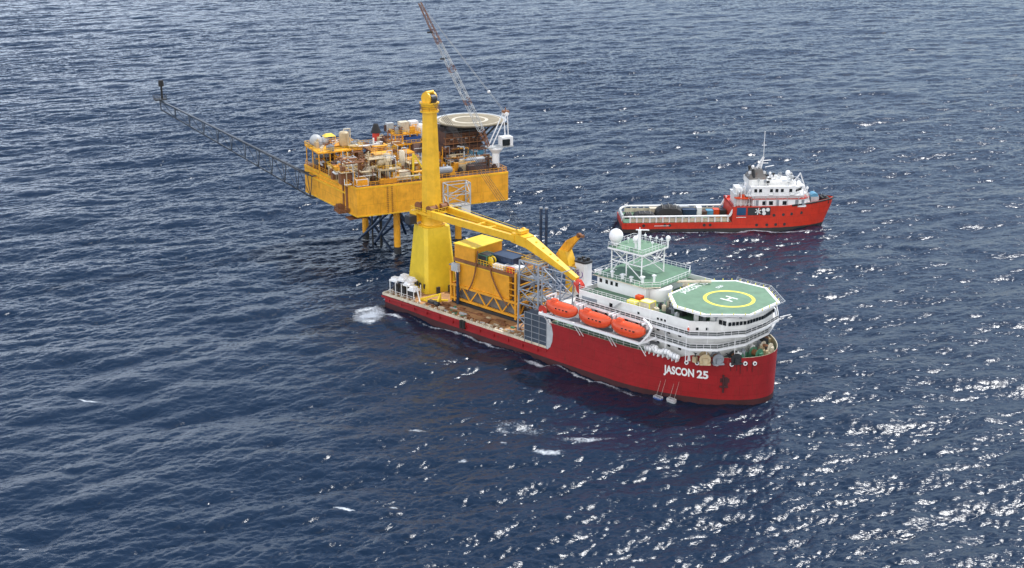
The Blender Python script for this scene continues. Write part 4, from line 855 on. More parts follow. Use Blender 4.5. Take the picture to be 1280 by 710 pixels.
for a, b, h in ((39, 1.2, 3.6), (40.6, 3, 5.2), (42, 2.2, 3.2), (59.8, 2.4, 4.2), (61.5, 4, 3.4)): m = mu(); m.tube((a, b, 7.5), (a, b, 7.5+h+3), .14, 5); m.obox((a, b, 9.6+h), (.7, .6, .6)); m.build('light_mast', 'whiteclean', U)
m = mu(); m.box(45, 57, 4, 11, 14.46, 15.6); m.box(41.8, 48, 3.4, 11.6, 14.46, 16.2); m.build('upper_house', 'white', U)
for k in range(40):
    a, b = rg.uniform(42, 60), rg.uniform(2.6, 10); h = rg.uniform(.8, 2.6); z_ = 14.46 if (a > 57.2 or b < 3.6) else 15.61 if a > 48.2 else 16.21
    if a > 58.5: continue
    m = mu(); m.cyl(a, b, z_, z_+h, .12, 5); m.obox((a, b, z_+h*.6), (rg.uniform(.4, 1.1), .5, rg.uniform(.3, .8))); m.build('roof_equipment', rg.choice(('whiteclean', 'lgrey', 'dark', 'white', 'grey')), U)
for a0, a1, z0, z1 in ((56, 58.6, 14.5, 18.6), (58.6, 62.6, 18.6, 8)): m = mu(); m.beam((a0, 3.2, z0), (a1, 3.0, z1), .45, .3); m.build('forward_frame', 'whiteclean', U)
m = mu(); m.prism([(41.9, 4), (47.8, 4), (47.8, 11), (41.9, 11)], 16.22, 17.6, [(42.5, 5), (47.5, 5), (47.5, 10), (42.5, 10)]); m.prism([(43, 5), (47, 5), (47, 10), (43, 10)], 17.6, 19.3, [(43.6, 5.6), (46.6, 5.6), (46.6, 9.4), (43.6, 9.4)]); m.build('mast_house', 'backing', U)
m = mu()
for b in (4.8, 10.2): m.tube((43.8, b, 16.2), (43.2, b, 19.6), .5, 10)
m.build('exhaust_stack', 'dark', U)
m = mu(); m.truss([(45, 7, 19.2), (46.4, 7, 19.2), (46.4, 8.2, 19.2), (45, 8.2, 19.2)], [(46.9, 7.4, 23), (47.3, 7.4, 23), (47.3, 7.7, 23), (46.9, 7.7, 23)], 4, .12, .08); m.tube((47.1, 7.5, 22.5), (47.1, 7.5, 31.6), .1, 6); m.tube((46.4, 7.5, 27), (47.8, 7.5, 27), .1, 5); m.tube((45.6, 7.5, 21), (48.8, 7.5, 21), .12, 6); m.tube((47.1, 7.5, 21.8), (49.6, 7.6, 22), .14, 6); m.tube((47.5, 6, 20), (50.5, 6.5, 20.4), .14, 6); m.build('mast', 'whiteclean', U)
for a, b, z, r, lb in ((55.2, 6, 18.0, .85, None), (50, 9, 17.2, .45, None), (43.4, 6, 20.2, .5, None)):
    m = mu(); m.sphere((a, b, z), r, 16, 10); m.cyl(a, b, 15.6, z, .2, 6); m.build('radome', 'whiteclean', U)
m = mu()
for P, z in ((oc(40.8, 61.2, 1.0, 2.8), 11.62), (oc(42.4, 59.6, 1.8, 3.0), 14.47), (oc(41.5, 62.2, 1.1, 2.5), 10.42)): m.rail([(a, b, z) for a, b in P], 1.0, 1.4, .05)
m.rail([(36.6, .4, 8.2), (43, .4, 8.2)], 1.0, 1.2, .05); m.build('house_rail', 'white', U)
m = mu(); m.box(37.5, 41.7, 4, 11, 7.52, 11.2); m.prism([(37.3, 3.8), (41.7, 3.8), (41.7, 11.2), (37.3, 11.2)], 11.2, 11.4); m.box(38, 41, 5, 10, 11.41, 13.2); m.build('after_house', 'white', U)
for a in (38.5, 41.5): m = mu(); m.beam((a, 3.5, 8), (a, 2.8, 12.6), .25, .3); m.beam((a, 2.8, 12.6), (a, 1.2, 12.8), .2, .25); m.build('davit', 'whiteclean', U)
m = mu(); m.tube((37.4, 2, 7.6), (37.4, 2, 12), .4, 8); m.tube((38.2, 3.4, 10), (42, 3.4, 12.8), .12, 6); m.obox((40, 5, 11.4), (3, 3, 1.0)); m.build('foam_monitor', 'lgrey', U)
t = thing('rescue_boat', 'small orange rescue boat hanging in davits behind the white wheelhouse of the supply vessel', 'boat', SUP, (39.8, 1.9, 10.1)); m = MB(); Lp = []
for i in range(11):
    x = -2.9+5.8*i/10; k = max(.08, 1-abs(x/2.9)**3)**.6; Lp.append([(x, .95*k*math.cos(g), .55+(.35 if math.sin(g) > 0 else .55*k)*math.sin(g)+.1*abs(x/2.9)**3) for g in [2*math.pi*j/12 for j in range(12)]])
m.loft(Lp, True, True, True); m.build('hull', 'orangeb', t); m = MB(); m.obox((-.3, 0, .8), (1.4, 1.0, .9)); m.build('canopy', 'orangeb', t); m = MB(); m.tube((-1.2, 0, .9), (-1.2, 0, 2.5), .05, 5); m.tube((1.3, 0, .9), (1.3, 0, 2.5), .05, 5); m.build('sling', 'dark', t)
t = thing('anchor_winch', 'blue anchor winch on the foredeck of the supply vessel, forward of the wheelhouse', 'winch', SUP, (64.6, 7, 7.52)); m = MB(); m.tube((0, -1.6, 2), (0, 1.6, 2), 1.5, 18); m.build('drum', 'teal', t); m = MB()
for y in (-1.8, 1.8): m.obox((0, y, 0), (2.6, .35, 2.4))
m.build('stand', 'lgrey', t)
t = thing('bow_roller', 'black bow roller frame inside the raised bow of the supply vessel', 'roller', SUP, (68.4, 7.4, 7.52)); m = MB(); m.obox((0, 0, 0), (2.4, 3.6, 1.9)); m.build('frame', 'black', t); m = MB(); m.tube((0, -1.5, 2.1), (0, 1.5, 2.1), .35, 10); m.build('roller', 'dark', t)
t = thing('mooring_gear', 'rusty mooring gear between the wheelhouse front and blue anchor winch', 'mooring gear', SUP, (61.9, 6, 7.52)); m = MB(); m.obox((0, 0, 0), (1.4, 2.4, 2.2)); m.build('base', 'rustb', t); m = MB(); m.tube((0, -1, 2.6), (0, 1, 2.6), .5, 10); m.build('drum', 'cream', t)
# cargo
def tarp(loc, sx, sy, h, label, seed):
    t = thing('tarpaulin_pile', label, 'pile', SUP, loc, 0); rng = random.Random(seed); m = MB(); nx, ny = 18, 9; V_ = []
    for i in range(nx):
        for j in range(ny):
            u, v = i/(nx-1)*2-1, j/(ny-1)*2-1; k = max(0, 1-abs(u)**3.2)*max(0, 1-abs(v)**4); V_.append((u*sx, v*sy, .02+h*k**.5*(.92+.1*rng.random())))
    m.add(V_, [(i*ny+j, (i+1)*ny+j, (i+1)*ny+j+1, i*ny+j+1) for i in range(nx-1) for j in range(ny-1)]); m.build('cover', 'black', t)
    for x in (-.5, 0, .5): m = MB(); m.path([(x*sx, -sy*.95, .1), (x*sx, -sy*.5, h*1.05), (x*sx, sy*.5, h*1.05), (x*sx, sy*.95, .1)], .06, 4); m.build('lashing', 'rope', t)
tarp((16.6, 9.2, 3.01), 4.6, 3.4, 3.6, 'large black tarpaulin covered pile in the middle of the supply vessel cargo deck', 1)
tarp((8.4, 8.4, 3.01), 3.6, 2.6, 1.6, 'low black tarpaulin covered pile left of the large black pile', 2); tarp((2.9, 7.4, 3.01), 1.4, 2.2, 1.5, 'small black heap at the stern end of the cargo deck', 3)
def sc(name, label, cat, a, b, sz, mat, **k): return skid_box(name, label, cat, (a, b, 3.01), sz, mat, fr=SUP, **k)
sc('cargo_container', 'dark blue container just right of the large black pile', 'container', 23.6, 9.5, (4.6, 2.4, 2.0), 'navy'); sc('cargo_container', 'white container right of the dark blue container', 'container', 26.9, 10, (1.6, 2.4, 2.6), 'whiteclean')
sc('cargo_container', 'light grey container beside the dark blue container at the far rail', 'container', 22.2, 12.3, (3, 2.0, 2.4), 'lgrey'); sc('cargo_basket', 'teal open basket in the middle of the right half of the cargo deck', 'basket', 30.5, 10, (2.2, 2.4, 1.5), 'teal')
sc('cargo_basket', 'dark red basket between white container and teal basket', 'basket', 28.6, 9.4, (1.6, 2.4, 1.4), 'brown'); sc('cargo_basket', 'orange basket standing right of the teal basket', 'basket', 32.8, 10.4, (1.9, 2.2, 1.7), 'orangeb')
sc('cargo_basket', 'dark open basket nearest the accommodation', 'basket', 34.8, 9.6, (1.7, 3.4, 1.8), 'dark'); sc('cargo_container', 'cream container at the rail left of the large black pile', 'container', 12.0, 12.6, (2.6, 2.2, 1.7), 'cream')
for k, (a, mt, nm) in enumerate(((13.5, 'redp', 'red'), (19.2, 'green', 'green'), (22, 'navy', 'navy'), (25.6, 'cream', 'cream'), (29.4, 'brown', 'brown'), (31.6, 'orange', 'orange'), (33.6, 'yellow', 'yellow'), (9.6, 'teal', 'teal'), (5.2, 'green', 'dark green'))):
    sc('deck_box', nm+' deck box behind the near rail of the supply vessel', 'box', a, 2.4, (1.8, 1.4, 1.5), mt, ribs=3)

# ============================================================ offshore platform
PO = (24, 18, 0); PT = thing('gas_platform', 'yellow offshore gas platform on steel legs, crowded with beige pipework, behind the mast crane', 'platform', PLAT, PO)
def mp_(): return MB(PO)
ZB, ZD = 15.5, 24.6
hullP = [(0, 0), (49.1, -1.0), (49.1, 36.5), (-4.6, 36.3)]
m = mp_(); m.prism(hullP, ZB, ZD); pd = m.build('deck_box', 'ochre', PT)
m = mp_()
for X in (8.5, 12.5, 22, 31, 40): m.box(X, X+.12, -.12-(X/49.), .03-(X/49.), ZB+.3, ZD-.2)
m.beam((-.02, 0, ZD-.4), (49.1, -1.05, ZD-.4), .3, .5); m.beam((0, -.06, ZB+.2), (49.1, -1.06, ZB+.2), .25, .4); m.beam((0, 0, ZD-.4), (-4.6, 36.3, ZD-.4), .3, .5); m.beam((0, 0, ZB+.2), (-4.6, 36.3, ZB+.2), .25, .4); m.beam((-.8, 6, ZD-3), (-4.35, 34, ZD-3), .9, .5); m.beam((-1.5, 12, ZD-1.6), (-4.5, 35, ZD-1.6), .8, .3)
m.build('stiffener', 'yellow', pd)
m = mp_(); m.tube((-.9, 6.2, ZB+1), (-.9, 6.2, ZD+2), .45, 8); m.tube((-1.2, 8.5, ZB+.4), (-1.2, 8.5, ZD+1), .3, 8); m.build('drain_pipe', 'rustb', pd)
for X in (9.6, 11): m = mp_(); m.rail([(X-.01, -.35, ZB+.5+k) for k in (0, 8)], .01, 9, .05); [m.tube((X-.3, -.4, ZB+.6+.6*k), (X+.3, -.4, ZB+.6+.6*k), .06, 4) for k in range(14)]; m.build('rungs', 'rustb', pd)
m = mp_(); m.box(-1.8, 4.2, 2.4, 6.4, ZB-1.2, ZB-1.0); m.rail([(-3.8, 4, ZB+.6), (-1, 4, ZB+.6), (-1, 10, ZB+.6), (-3.8, 10, ZB+.6)], 1.1, 1, .1, closed=True); m.obox((-2.3, 8, ZB+.2), (3.2, 5, .4)); m.obox((-2.4, 9.5, ZB+.6), (1.6, 2, 1.5)); m.build('side_landing', 'rustb', PT)
m = mp_(); m.prism([(.2, .2), (48.8, -.7), (48.8, 36.2), (-4.3, 36.1)], ZD+.01, ZD+.06); m.build('main_deck', 'brown', PT)
for X, Y in ((15.4, 8.2), (12, 27.6), (36, 8.2), (36, 27.6)):
    m = mp_(); m.cyl(X, Y, -4, ZB, 1.05, 16); lg = m.build('leg', 'ochre', PT); m = mp_(); m.cyl(X, Y, -4, 2.3, 1.1, 16); m.build('splash_zone', 'dark', lg)
for P, Q_ in (((15.4, 8.2, 15.4), (7.5, 21.9, 2)), ((12, 27.6, 2.5), (14.2, 14.6, 13.5)), ((15.4, 8.2, 13), (22, 8.2, 6)), ((15.4, 8.2, 14.5), (26, 8.2, -1)), ((36, 8.2, 15), (26, 8.2, -1)), ((15.4, 8.2, 10), (12.6, 24, -1)), ((12.2, 26, 8), (15.2, 10, -1)), ((15.4, 8.2, 14.5), (22, 18, 3)), ((15.4, 8.2, 14.5), (9.6, 12.6, 3.2)), ((36, 8.2, 15), (36, 27.6, 0))):
    m = mp_(); m.tube(P, Q_, .42, 8); m.build('leg_brace', 'navy', PT)
for X, Y in ((13.2, 17), (11.4, 19.5), (15, 21)): m = mp_(); m.cyl(X, Y, -4, ZB, .28, 8); m.build('riser', 'dark', PT)
# mezzanines
def mezz(x0, x1, y0, y1, z, mat='ochre', name='upper_level'):
    m = mp_(); m.box(x0, x1, y0, y1, z, z+.45)
    for x in np.arange(x0+.4, x1, max(2.5, (x1-x0)/4-.01)):
        for y in (y0+.4, (y0+y1)/2, y1-.4): m.tube((x, y, ZD+.06), (x, y, z), .2, 6)
    o = m.build(name, mat, PT); m = mp_(); m.rail([(x0, y0, z+.45), (x1, y0, z+.45), (x1, y1, z+.45), (x0, y1, z+.45)], 1.1, 1.4, .07, closed=True); m.build('level_rail', 'yellow', o); return o
mezz(-4.4, 10, 22, 35.5, 30.6); mezz(-3, 6, 8, 18, 27.4, 'brass'); mezz(13, 21, 21, 34, 29.3, 'rustb'); mezz(22, 33, 27, 35.8, 29.5); mezz(23, 32, 28, 35.5, 32.6, 'orange'); mezz(8, 15, 2, 10, 28.2, 'brass')
m = mp_(); m.rail([(-.2, 1, ZD+.06), (-4.3, 35.9, ZD+.06)], 1.2, 1.4, .07); m.rail([(.3, .3, ZD+.06), (48.8, -.6, ZD+.06), (48.8, 36, ZD+.06)], 1.2, 1.4, .07); m.build('deck_rail', 'orange', PT)
# piping: runs, bends and risers
rng = random.Random(12)
for k in range(98):
    x, y = rng.uniform(-3, 23), 1.5+32*rng.random()**1.3; z = rng.choice((25.3, 26.2, 27.4, 28.6, 31.6)) if y > 18 or x < 14 else rng.choice((25.3, 26, 27)); r_ = rng.choice((.12, .16, .22, .3)); P = [(x, y, ZD)]; P.append((x, y, z))
    for s_ in range(rng.randint(2, 4)):
        d = rng.uniform(1.5, 6)*rng.choice((-1, 1)); x, y = (min(23, max(-3.5, x+d)), y) if s_ % 2 else (x, min(35, max(1.2, y+d))); P.append((x, y, z))
    if rng.random() < .5: P.append((x, y, z+rng.uniform(-1.5, 2.5)))
    m = mp_(); m.path(P, r_, 6); m.build('process_pipe', rng.choice(('brass', 'brass', 'cream', 'lgrey', 'rustb', 'ochre', 'white')), PT)
for k in range(60):
    x, y, z = rng.choice(((rng.uniform(-4, 9.5), rng.uniform(22.5, 35), 31.06), (rng.uniform(-2.5, 5.5), rng.uniform(8.5, 17.5), 27.86), (rng.uniform(13.4, 20.6), rng.uniform(21.5, 33.5), 29.76), (rng.uniform(22.5, 32.5), rng.uniform(28, 35), 33.06), (rng.uniform(8.4, 14.6), rng.uniform(2.4, 9.6), 28.66)))
    w, d, h = rng.uniform(.6, 2), rng.uniform(.6, 2), rng.uniform(.6, 2.6); m = mp_(); m.obox((x, y, z), (w, d, h*.8)); m.path([(x, y, z+h*.8), (x, y, z+h), (x+w, y, z+h), (x+w, y+d, z+h), (x+w, y+d, z)], .14, 5); m.build('process_unit', rng.choice(('brass', 'cream', 'lgrey', 'rustb', 'grey', 'orange', 'brown', 'white')), PT)
# beams and small platforms dotted between
for k in range(95):
    x, y = rng.uniform(-3, 47), rng.uniform(2, 34); h = rng.uniform(1.2, 5.5 if x < 24 else 3.4); w, d = rng.uniform(.8, 3), rng.uniform(.8, 2.6)
    if 34 < x < 50 and y > 14.5: continue
    m = mp_(); m.obox((x, y, ZD+.06), (w, d, h*.7), 0); m.obox((x, y, ZD+.06+h*.7), (w*.6, d*.6, h*.3)); m.rail([(x-w/2, y-d/2, ZD+.06+h*.7), (x+w/2, y-d/2, ZD+.06+h*.7)], .9, .8, .06); m.build('equipment_housing', rng.choice(('orange', 'grey', 'brass', 'lgrey', 'rustb', 'brown', 'dark', 'cream', 'ochre')), PT)
for k in range(90):
    x, y = rng.uniform(-3.5, 47), rng.uniform(1, 35); h = rng.uniform(2.5, 7.5 if x < 26 else 4.5); m = mp_(); m.tube((x, y, ZD), (x, y, ZD+h), .13, 5); m.tube((x-.8, y, ZD+h*.8), (x+.8, y, ZD+h*.8), .09, 4); m.build('deck_post', rng.choice(('brass', 'ochre', 'lgrey', 'rustb', 'cream')), PT)
for k in range(12):
    x, y = rng.uniform(-2, 20), rng.uniform(2, 30); z = rng.uniform(28, 32); w, d = rng.uniform(3, 6), rng.uniform(2.5, 4.5); A_ = [(x, y, ZD), (x+w, y, ZD), (x+w, y+d, ZD), (x, y+d, ZD)]; m = mp_(); m.truss(A_, [(p[0], p[1], z) for p in A_], 2, .14, .09); m.box(x, x+w, y, y+d, z, z+.15); m.rail([(x, y, z+.15), (x+w, y, z+.15), (x+w, y+d, z+.15), (x, y+d, z+.15)], 1, 1.5, .06, closed=True); m.build('pipe_rack', rng.choice(('ochre', 'orange', 'brass', 'rustb')), PT)
for k in range(60):
    x, y = rng.uniform(33.5, 48), rng.uniform(7, 14.3); z = rng.uniform(25.5, 31 if y > 11 else 28.5); P = [(x, y, ZD), (x, y, z)]
    for s_ in range(3): x, y = (min(48, max(33.5, x+rng.uniform(-5, 5))), y) if s_ % 2 == 0 else (x, min(14.3, max(3, y+rng.uniform(-3, 3)))); P.append((x, y, z))
    m = mp_(); m.path(P, rng.choice((.12, .18, .26)), 5); m.build('service_pipe', rng.choice(('brown', 'dark', 'rustb', 'grey', 'orange', 'brass', 'lgrey')), PT)
# accommodation and helideck
m = mp_(); m.box(35, 48.4, 16, 35, ZD+.07, 30.4); m.box(36, 48, 17, 34, 30.42, 34.2); q_ = m.build('quarters', 'brown', PT)
for z in (26.6, 28.8, 31.2, 33, 35): m = mp_(); m.box(34.7, 48.7, 14.4, 15.95, z, z+.3); m.rail([(34.8, 14.5, z+.3), (48.6, 14.5, z+.3)], 1, 1.3, .07); [m.tube((34.8+2.75*i, 14.5, z-2), (34.8+2.75*i, 14.5, z), .12, 4) for i in range(6)]; m.build('gallery', rng.choice(('rustb', 'lgrey', 'dark')), q_)
for X in (38, 40.5, 43, 45.5):
    for z in (27.6, 31.9): m = mp_(); m.obox((X, 15.92 if z < 30 else 16.95, z), (.9, .2, .8)); m.build('window', 'lgrey', q_)
HPc = (46.4, 21.5, 36.4); m = mp_(); m.lathe(HPc, [(10.2, 0), (10.7, .15), (10.7, .6), (10.4, .65)], 8*5); h_ = m.build('helideck', 'tan', PT)
m = mp_(); m.loft([[(HPc[0]+r*math.cos(2*math.pi*i/48), HPc[1]+r*math.sin(2*math.pi*i/48), HPc[2]+.665) for i in range(48)] for r in (4.9, 5.9)], False, False); m.build('landing_circle', 'cream', h_)
m = mp_(); m.loft([[(HPc[0]+r*math.cos(2*math.pi*i/48), HPc[1]+r*math.sin(2*math.pi*i/48), HPc[2]+.665) for i in range(48)] for r in (9.5, 9.8)], False, False); m.build('edge_line', 'cream', h_)
m = mp_(); m.lathe((HPc[0], HPc[1], HPc[2]+.3), [(10.75, 0), (11.8, .35), (11.7, .3), (10.75, -.05)], 32); m.build('safety_net', 'lgrey', h_)
m = mp_()
for i in range(8):
    t_ = 2*math.pi*i/8; m.tube((HPc[0]+9.5*math.cos(t_), HPc[1]+9.5*math.sin(t_), HPc[2]), (HPc[0]+(5 if i % 2 else 4)*math.cos(t_)-1.5, HPc[1]+5*math.sin(t_), 30.4), .3, 6)
for k in (-6, 0, 6): m.beam((HPc[0]-10.4, HPc[1]+k, HPc[2]-.5), (HPc[0]+10.4, HPc[1]+k, HPc[2]-.5), .3, .8)
m.build('helideck_frame', 'dark', h_)
# gangway cage on the near face
m = mp_(); m.truss([(27.2, -4.6, 16.6), (34.6, -4.6, 16.6), (34.6, -1.1, 16.6), (27.2, -1.1, 16.6)], [(27.2, -4.6, 23.4), (34.6, -4.6, 23.4), (34.6, -1.1, 23.4), (27.2, -1.1, 23.4)], 2, .24, .15); m.box(27.2, 34.6, -4.5, -1.1, 16.5, 16.6); m.build('stair_cage', 'lgrey', PT)
m = mp_(); m.obox((33.2, -3.2, 12.6), (3.0, 2.6, 3.9)); m.build('suspended_cabin', 'white', PT)
# flare boom
m = mp_(); ux = math.cos(R(0)); 
def fb(t, w, dz): L_ = 44.6; return (-5-L_*t*.985, 30-L_*t*.02+w, 19.0+29.2*t+dz)
n = 11
def fsec(t): wd = 2.6*(1-t)+.9*t; hh = 7.2*(1-t)+2.6*t; return [Vector(fb(t, 0, -hh*.5)), Vector(fb(t, wd, hh*.5)), Vector(fb(t, -wd, hh*.5))]
S0_, S1_ = fsec(0), fsec(1)
for a, b in zip(S0_, S1_): m.tube(a, b, .22, 6)
for k in range(n+1):
    s0 = fsec(k/n)
    for i in range(3): m.tube(s0[i], s0[(i+1) % 3], .13, 5)
    if k < n:
        s1 = fsec((k+1)/n); m.tube(s0[0], s1[1] if k % 2 else s1[2], .09, 4); m.tube(s0[1], s1[2], .07, 4)
for p in (S0_[1], S0_[2]): m.tube(p, p+Vector((6, 0, .3)), .22, 6)
m.tube(S0_[0], S0_[0]+Vector((1.6, 0, -.4)), .4, 8)
fbm = m.build('flare_boom', 'slate', PT)
m = mp_(); e = Vector(fb(1, 0, 1.6)); m.obox((e.x, e.y, e.z), (3.4, 3.0, .3)); m.rail([(e.x-1.7, e.y-1.5, e.z+.3), (e.x+1.7, e.y-1.5, e.z+.3), (e.x+1.7, e.y+1.5, e.z+.3), (e.x-1.7, e.y+1.5, e.z+.3)], 1.0, 1.1, .06, closed=True); m.build('tip_platform', 'dark', fbm)
m = mp_(); m.cyl(e.x+.6, e.y, e.z+.3, e.z+4.6, .3, 8); m.cyl(e.x+.6, e.y, e.z+3.9, e.z+5.6, .8, 12, .7); m.build('flare_tip', 'black', fbm)
m = mp_(); m.tube(Vector(fb(0, 1, 3)), Vector(fb(1, .3, 1.3)), .16, 6); m.build('flare_pipe', 'grey', fbm)
# ---- things standing on the platform
def PTg(name, label, cat, loc, group=None, rot=0): return thing(name, label, cat, PLAT, loc, rot, group)
def vtank(loc, r, h, mat, label, lad='lgrey', name='vertical_tank'):
    t = PTg(name, label, 'tank', loc); m = MB(); m.lathe((0, 0, .6), [(r*.9, 0), (r, .2), (r, h-.5), (r*.75, h-.1), (.1, h)], 20); m.build('shell', mat, t)
    m = MB(); m.cyl(0, 0, 0, .62, r*.8, 12); m.build('skirt', 'rustb', t); m = MB(); m.tube((r+.2, -.2, 0), (r+.2, -.2, h+.6), .05, 4); m.tube((r+.2, .2, 0), (r+.2, .2, h+.6), .05, 4); m.path([(0, 0, h+.5), (0, 0, h+1.2), (r+.6, 0, h+1.2), (r+.6, 0, 0)], .14, 6); m.build('pipe_and_ladder', lad, t); return t
def htank(loc, r, l, mat, label, rot=0):
    t = PTg('horizontal_tank', label, 'tank', loc, rot=rot); m = MB(); m.lathe((0, 0, r+.8), [(.1, -l/2-.5), (r*.75, -l/2-.2), (r, -l/2+.3), (r, l/2-.3), (r*.75, l/2+.2), (.1, l/2+.5)], 20, 'x'); m.build('shell', mat, t)
    for x in (-l*.3, l*.3): m = MB(); m.obox((x, 0, 0), (.4, r*1.7, .95)); m.build('saddle', 'rustb', t)
    m = MB(); m.cyl(0, 0, r*2+.7, r*2+1.5, .2, 8); m.cyl(l*.25, 0, r*2+.7, r*2+1.2, .25, 8); m.build('nozzle', 'lgrey', t); return t
vtank((5.6, 26.5, 31.06), 1.5, 4.4, 'brass', 'tall beige vertical vessel with domed top near the left corner of the platform', 'cream'); vtank((33.4, 31, 30.0), 1.3, 4.6, 'whiteclean', 'white vertical tank just left of the crane mast behind the brown netting')
vtank((13.4, 9.6, ZD+.07), 1.1, 6.5, 'brass', 'slim beige column vessel above the front left corner of the platform'); vtank((17.8, 8.6, ZD+.07), .9, 7.2, 'cream', 'slim cream column vessel beside the beige column vessel')
htank((2.2, 15.5, 24.67), 1.5, 6.5, 'white', 'white horizontal tank inside the left side of the platform', 1.55); htank((6.6, 8.6, 24.67), 1.6, 6, 'cream', 'cream horizontal tank behind the front left corner of the platform', 1.2)
htank((10.5, 4.6, 28.66), 1.1, 5, 'brass', 'beige horizontal tank raised on its level at the front left corner', .6); htank((28.6, 1.6, 24.67), 1.1, 4.8, 'grey', 'grey horizontal tank beside the crane mast at the near edge'); htank((17.6, 14, 24.67), 1.2, 5, 'lgrey', 'light grey horizontal tank among the beige pipes left of the blue container', .4)
htank((42, 8, 24.67), 1.3, 6, 'grey', 'dark grey horizontal tank in front of the platform quarters', .1)
def pbox(name, label, cat, loc, sz, mat, **k): return skid_box(name, label, cat, loc, sz, mat, fr=PLAT, **k)
pbox('cargo_container', 'blue container with white mark in the middle of the platform deck', 'container', (25.0, 14.8, 26.2), (4.4, 6.2, 2.6), 'navy'); pbox('machinery_skid', 'dark machinery skid beneath the blue container on the platform', 'skid', (25.2, 14.4, 24.67), (4.4, 6, 1.4), 'dark')
pbox('cargo_container', 'orange container directly behind the blue container on the platform', 'container', (24.0, 21.0, 26.2), (3.8, 5.4, 2.8), 'orange'); pbox('machinery_skid', 'rusty skid beneath the orange container on the platform', 'skid', (24, 21, 24.67), (3.8, 5.2, 1.4), 'rustb')
pbox('cargo_container', 'small orange container left of the other containers beside the brown frame', 'container', (19.6, 22.6, 26.0), (2.4, 4, 2.8), 'orange')
pbox('white_cabin', 'white square cabin on the top level, right of the cream one', 'cabin', (31.0, 32, 33.1), (2.6, 2.6, 3.0), 'whiteclean'); pbox('cream_cabin', 'cream square cabin on the top level between the two white ones', 'cabin', (27.6, 32, 33.1), (2.8, 2.6, 3.0), 'cream')
pbox('white_cabin', 'pale grey cabin beside the black topped exhaust stack', 'cabin', (23.6, 34, 33.1), (2.2, 1.8, 2.6), 'lgrey'); pbox('cargo_container', 'blue container on the middle level beneath the cabins', 'container', (29.4, 29, 30.0), (5, 2.2, 1.8), 'blue'); pbox('white_container', 'white container on the deck beneath the stacked levels', 'container', (30.6, 26, 26.6), (4.4, 2.4, 2.0), 'whiteclean')
pbox('orange_skid', 'orange equipment skid between the blue container and crane mast', 'skid', (30.4, 12.0, 24.67), (5.4, 3, 1.8), 'orange'); pbox('orange_skid', 'tall orange box skid left of the crane mast', 'skid', (32.4, 17.6, 24.67), (2.6, 2.6, 4), 'orange'); pbox('orange_skid', 'orange box skid right of the crane mast, near the middle of the deck', 'skid', (36, 9.0, 24.67), (3.4, 5, 2.4), 'orange')
pbox('generator_set', 'white generator set at the near edge below the yellow A frame', 'generator', (24.0, 2.6, 24.67), (3.2, 2.4, 1.8), 'white'); pbox('generator_set', 'cream generator set left of the yellow A frame', 'generator', (16.4, 4.4, 24.67), (4, 3.2, 2.4), 'cream', lid='rustb'); pbox('orange_skid', 'low orange skid at the front left corner of the platform', 'skid', (10.4, 1.4, 24.67), (5, 1.6, 1.3), 'orange'); pbox('yellow_box', 'pale topped yellow box at the near corner of the platform', 'box', (2.2, 2.4, 24.67), (3.6, 3.4, 2.0), 'ochre', lid='white')
pbox('dark_skid', 'long dark skid in front of the platform quarters', 'skid', (41.4, 12.6, 24.67), (9.6, 2.4, 2.6), 'dark', lid='orange'); pbox('dark_skid', 'brown skid near the right rail of the platform', 'skid', (40.4, 3.4, 24.67), (6, 2.4, 2.0), 'brown', lid='dark'); pbox('blue_skid', 'pale blue covered load behind the platform crane', 'skid', (44.6, 13.2, 27.4), (4.2, 2.4, 1.4), 'teal')
t = PTg('exhaust_stack', 'red exhaust stack with black conical top at the back of the platform', 'stack', (19, 34.2, 29.8)); m = MB(); m.cyl(0, 0, 0, 3.2, 1.2, 16); m.build('duct', 'redp', t); m = MB(); m.cyl(0, 0, 3.2, 6.0, 1.7, 16, .7); m.build('cowl', 'black', t)
t = PTg('netted_load', 'dark red netting draped over a sloping stack left of the crane mast', 'load', (30.5, 24.2, 24.67)); m = MB(); m.prism([(-4, -4), (3.6, -4), (3.6, 4), (-4, 4)], 0, 2.0, [(-3, -.8), (2.6, -.8), (2.6, 3.6), (-3, 3.6)]); m.prism([(-3, -.8), (2.6, -.8), (2.6, 3.6), (-3, 3.6)], 2.0, 5.2, [(-2, 1.6), (1.6, 1.6), (1.6, 3.4), (-2, 3.4)]); m.build('net', 'brown', t)
t = PTg('lifting_frame', 'yellow A shaped lifting frame standing at the near edge of the platform', 'frame', (20.6, 3.0, 24.67)); m = MB(); m.beam((-1.6, 0, 0), (-1.2, 0, 7.6), .6, .6); m.beam((3.4, 0, 0), (-1.0, 0, 7.4), .45, .45); m.beam((-1.4, 0, .3), (3.4, 0, .3), .5, .6); m.build('legs', 'yellowb', t)
t = PTg('covered_reel', 'grey canvas covered bundle on the top level at the left corner of the platform', 'bundle', (-1.6, 32.6, 31.06)); m = MB(); m.sphere((0, 0, 1.5), 2.0, 14, 8); m.sphere((3, .5, 1.1), 1.4, 12, 8); m.build('cover', 'lgrey', t); m = MB(); m.obox((1, 0, 0), (7, 3.4, .4)); m.build('pallet', 'rustb', t)
t = PTg('yellow_canopy', 'bright yellow canopy beside the canvas covered bundle on the top level', 'canopy', (3.0, 33.4, 31.06)); m = MB(); m.prism([(-1.9, -1.4), (1.9, -1.4), (1.9, 1.4), (-1.9, 1.4)], 2.4, 3.2, [(-.9, -.5), (.9, -.5), (.9, .5), (-.9, .5)]); m.build('roof', 'yellowb', t)
m = MB()
for x in (-1.7, 1.7):
    for y in (-1.2, 1.2): m.tube((x, y, 0), (x, y, 2.4), .1, 5)
m.build('posts', 'yellow', t)
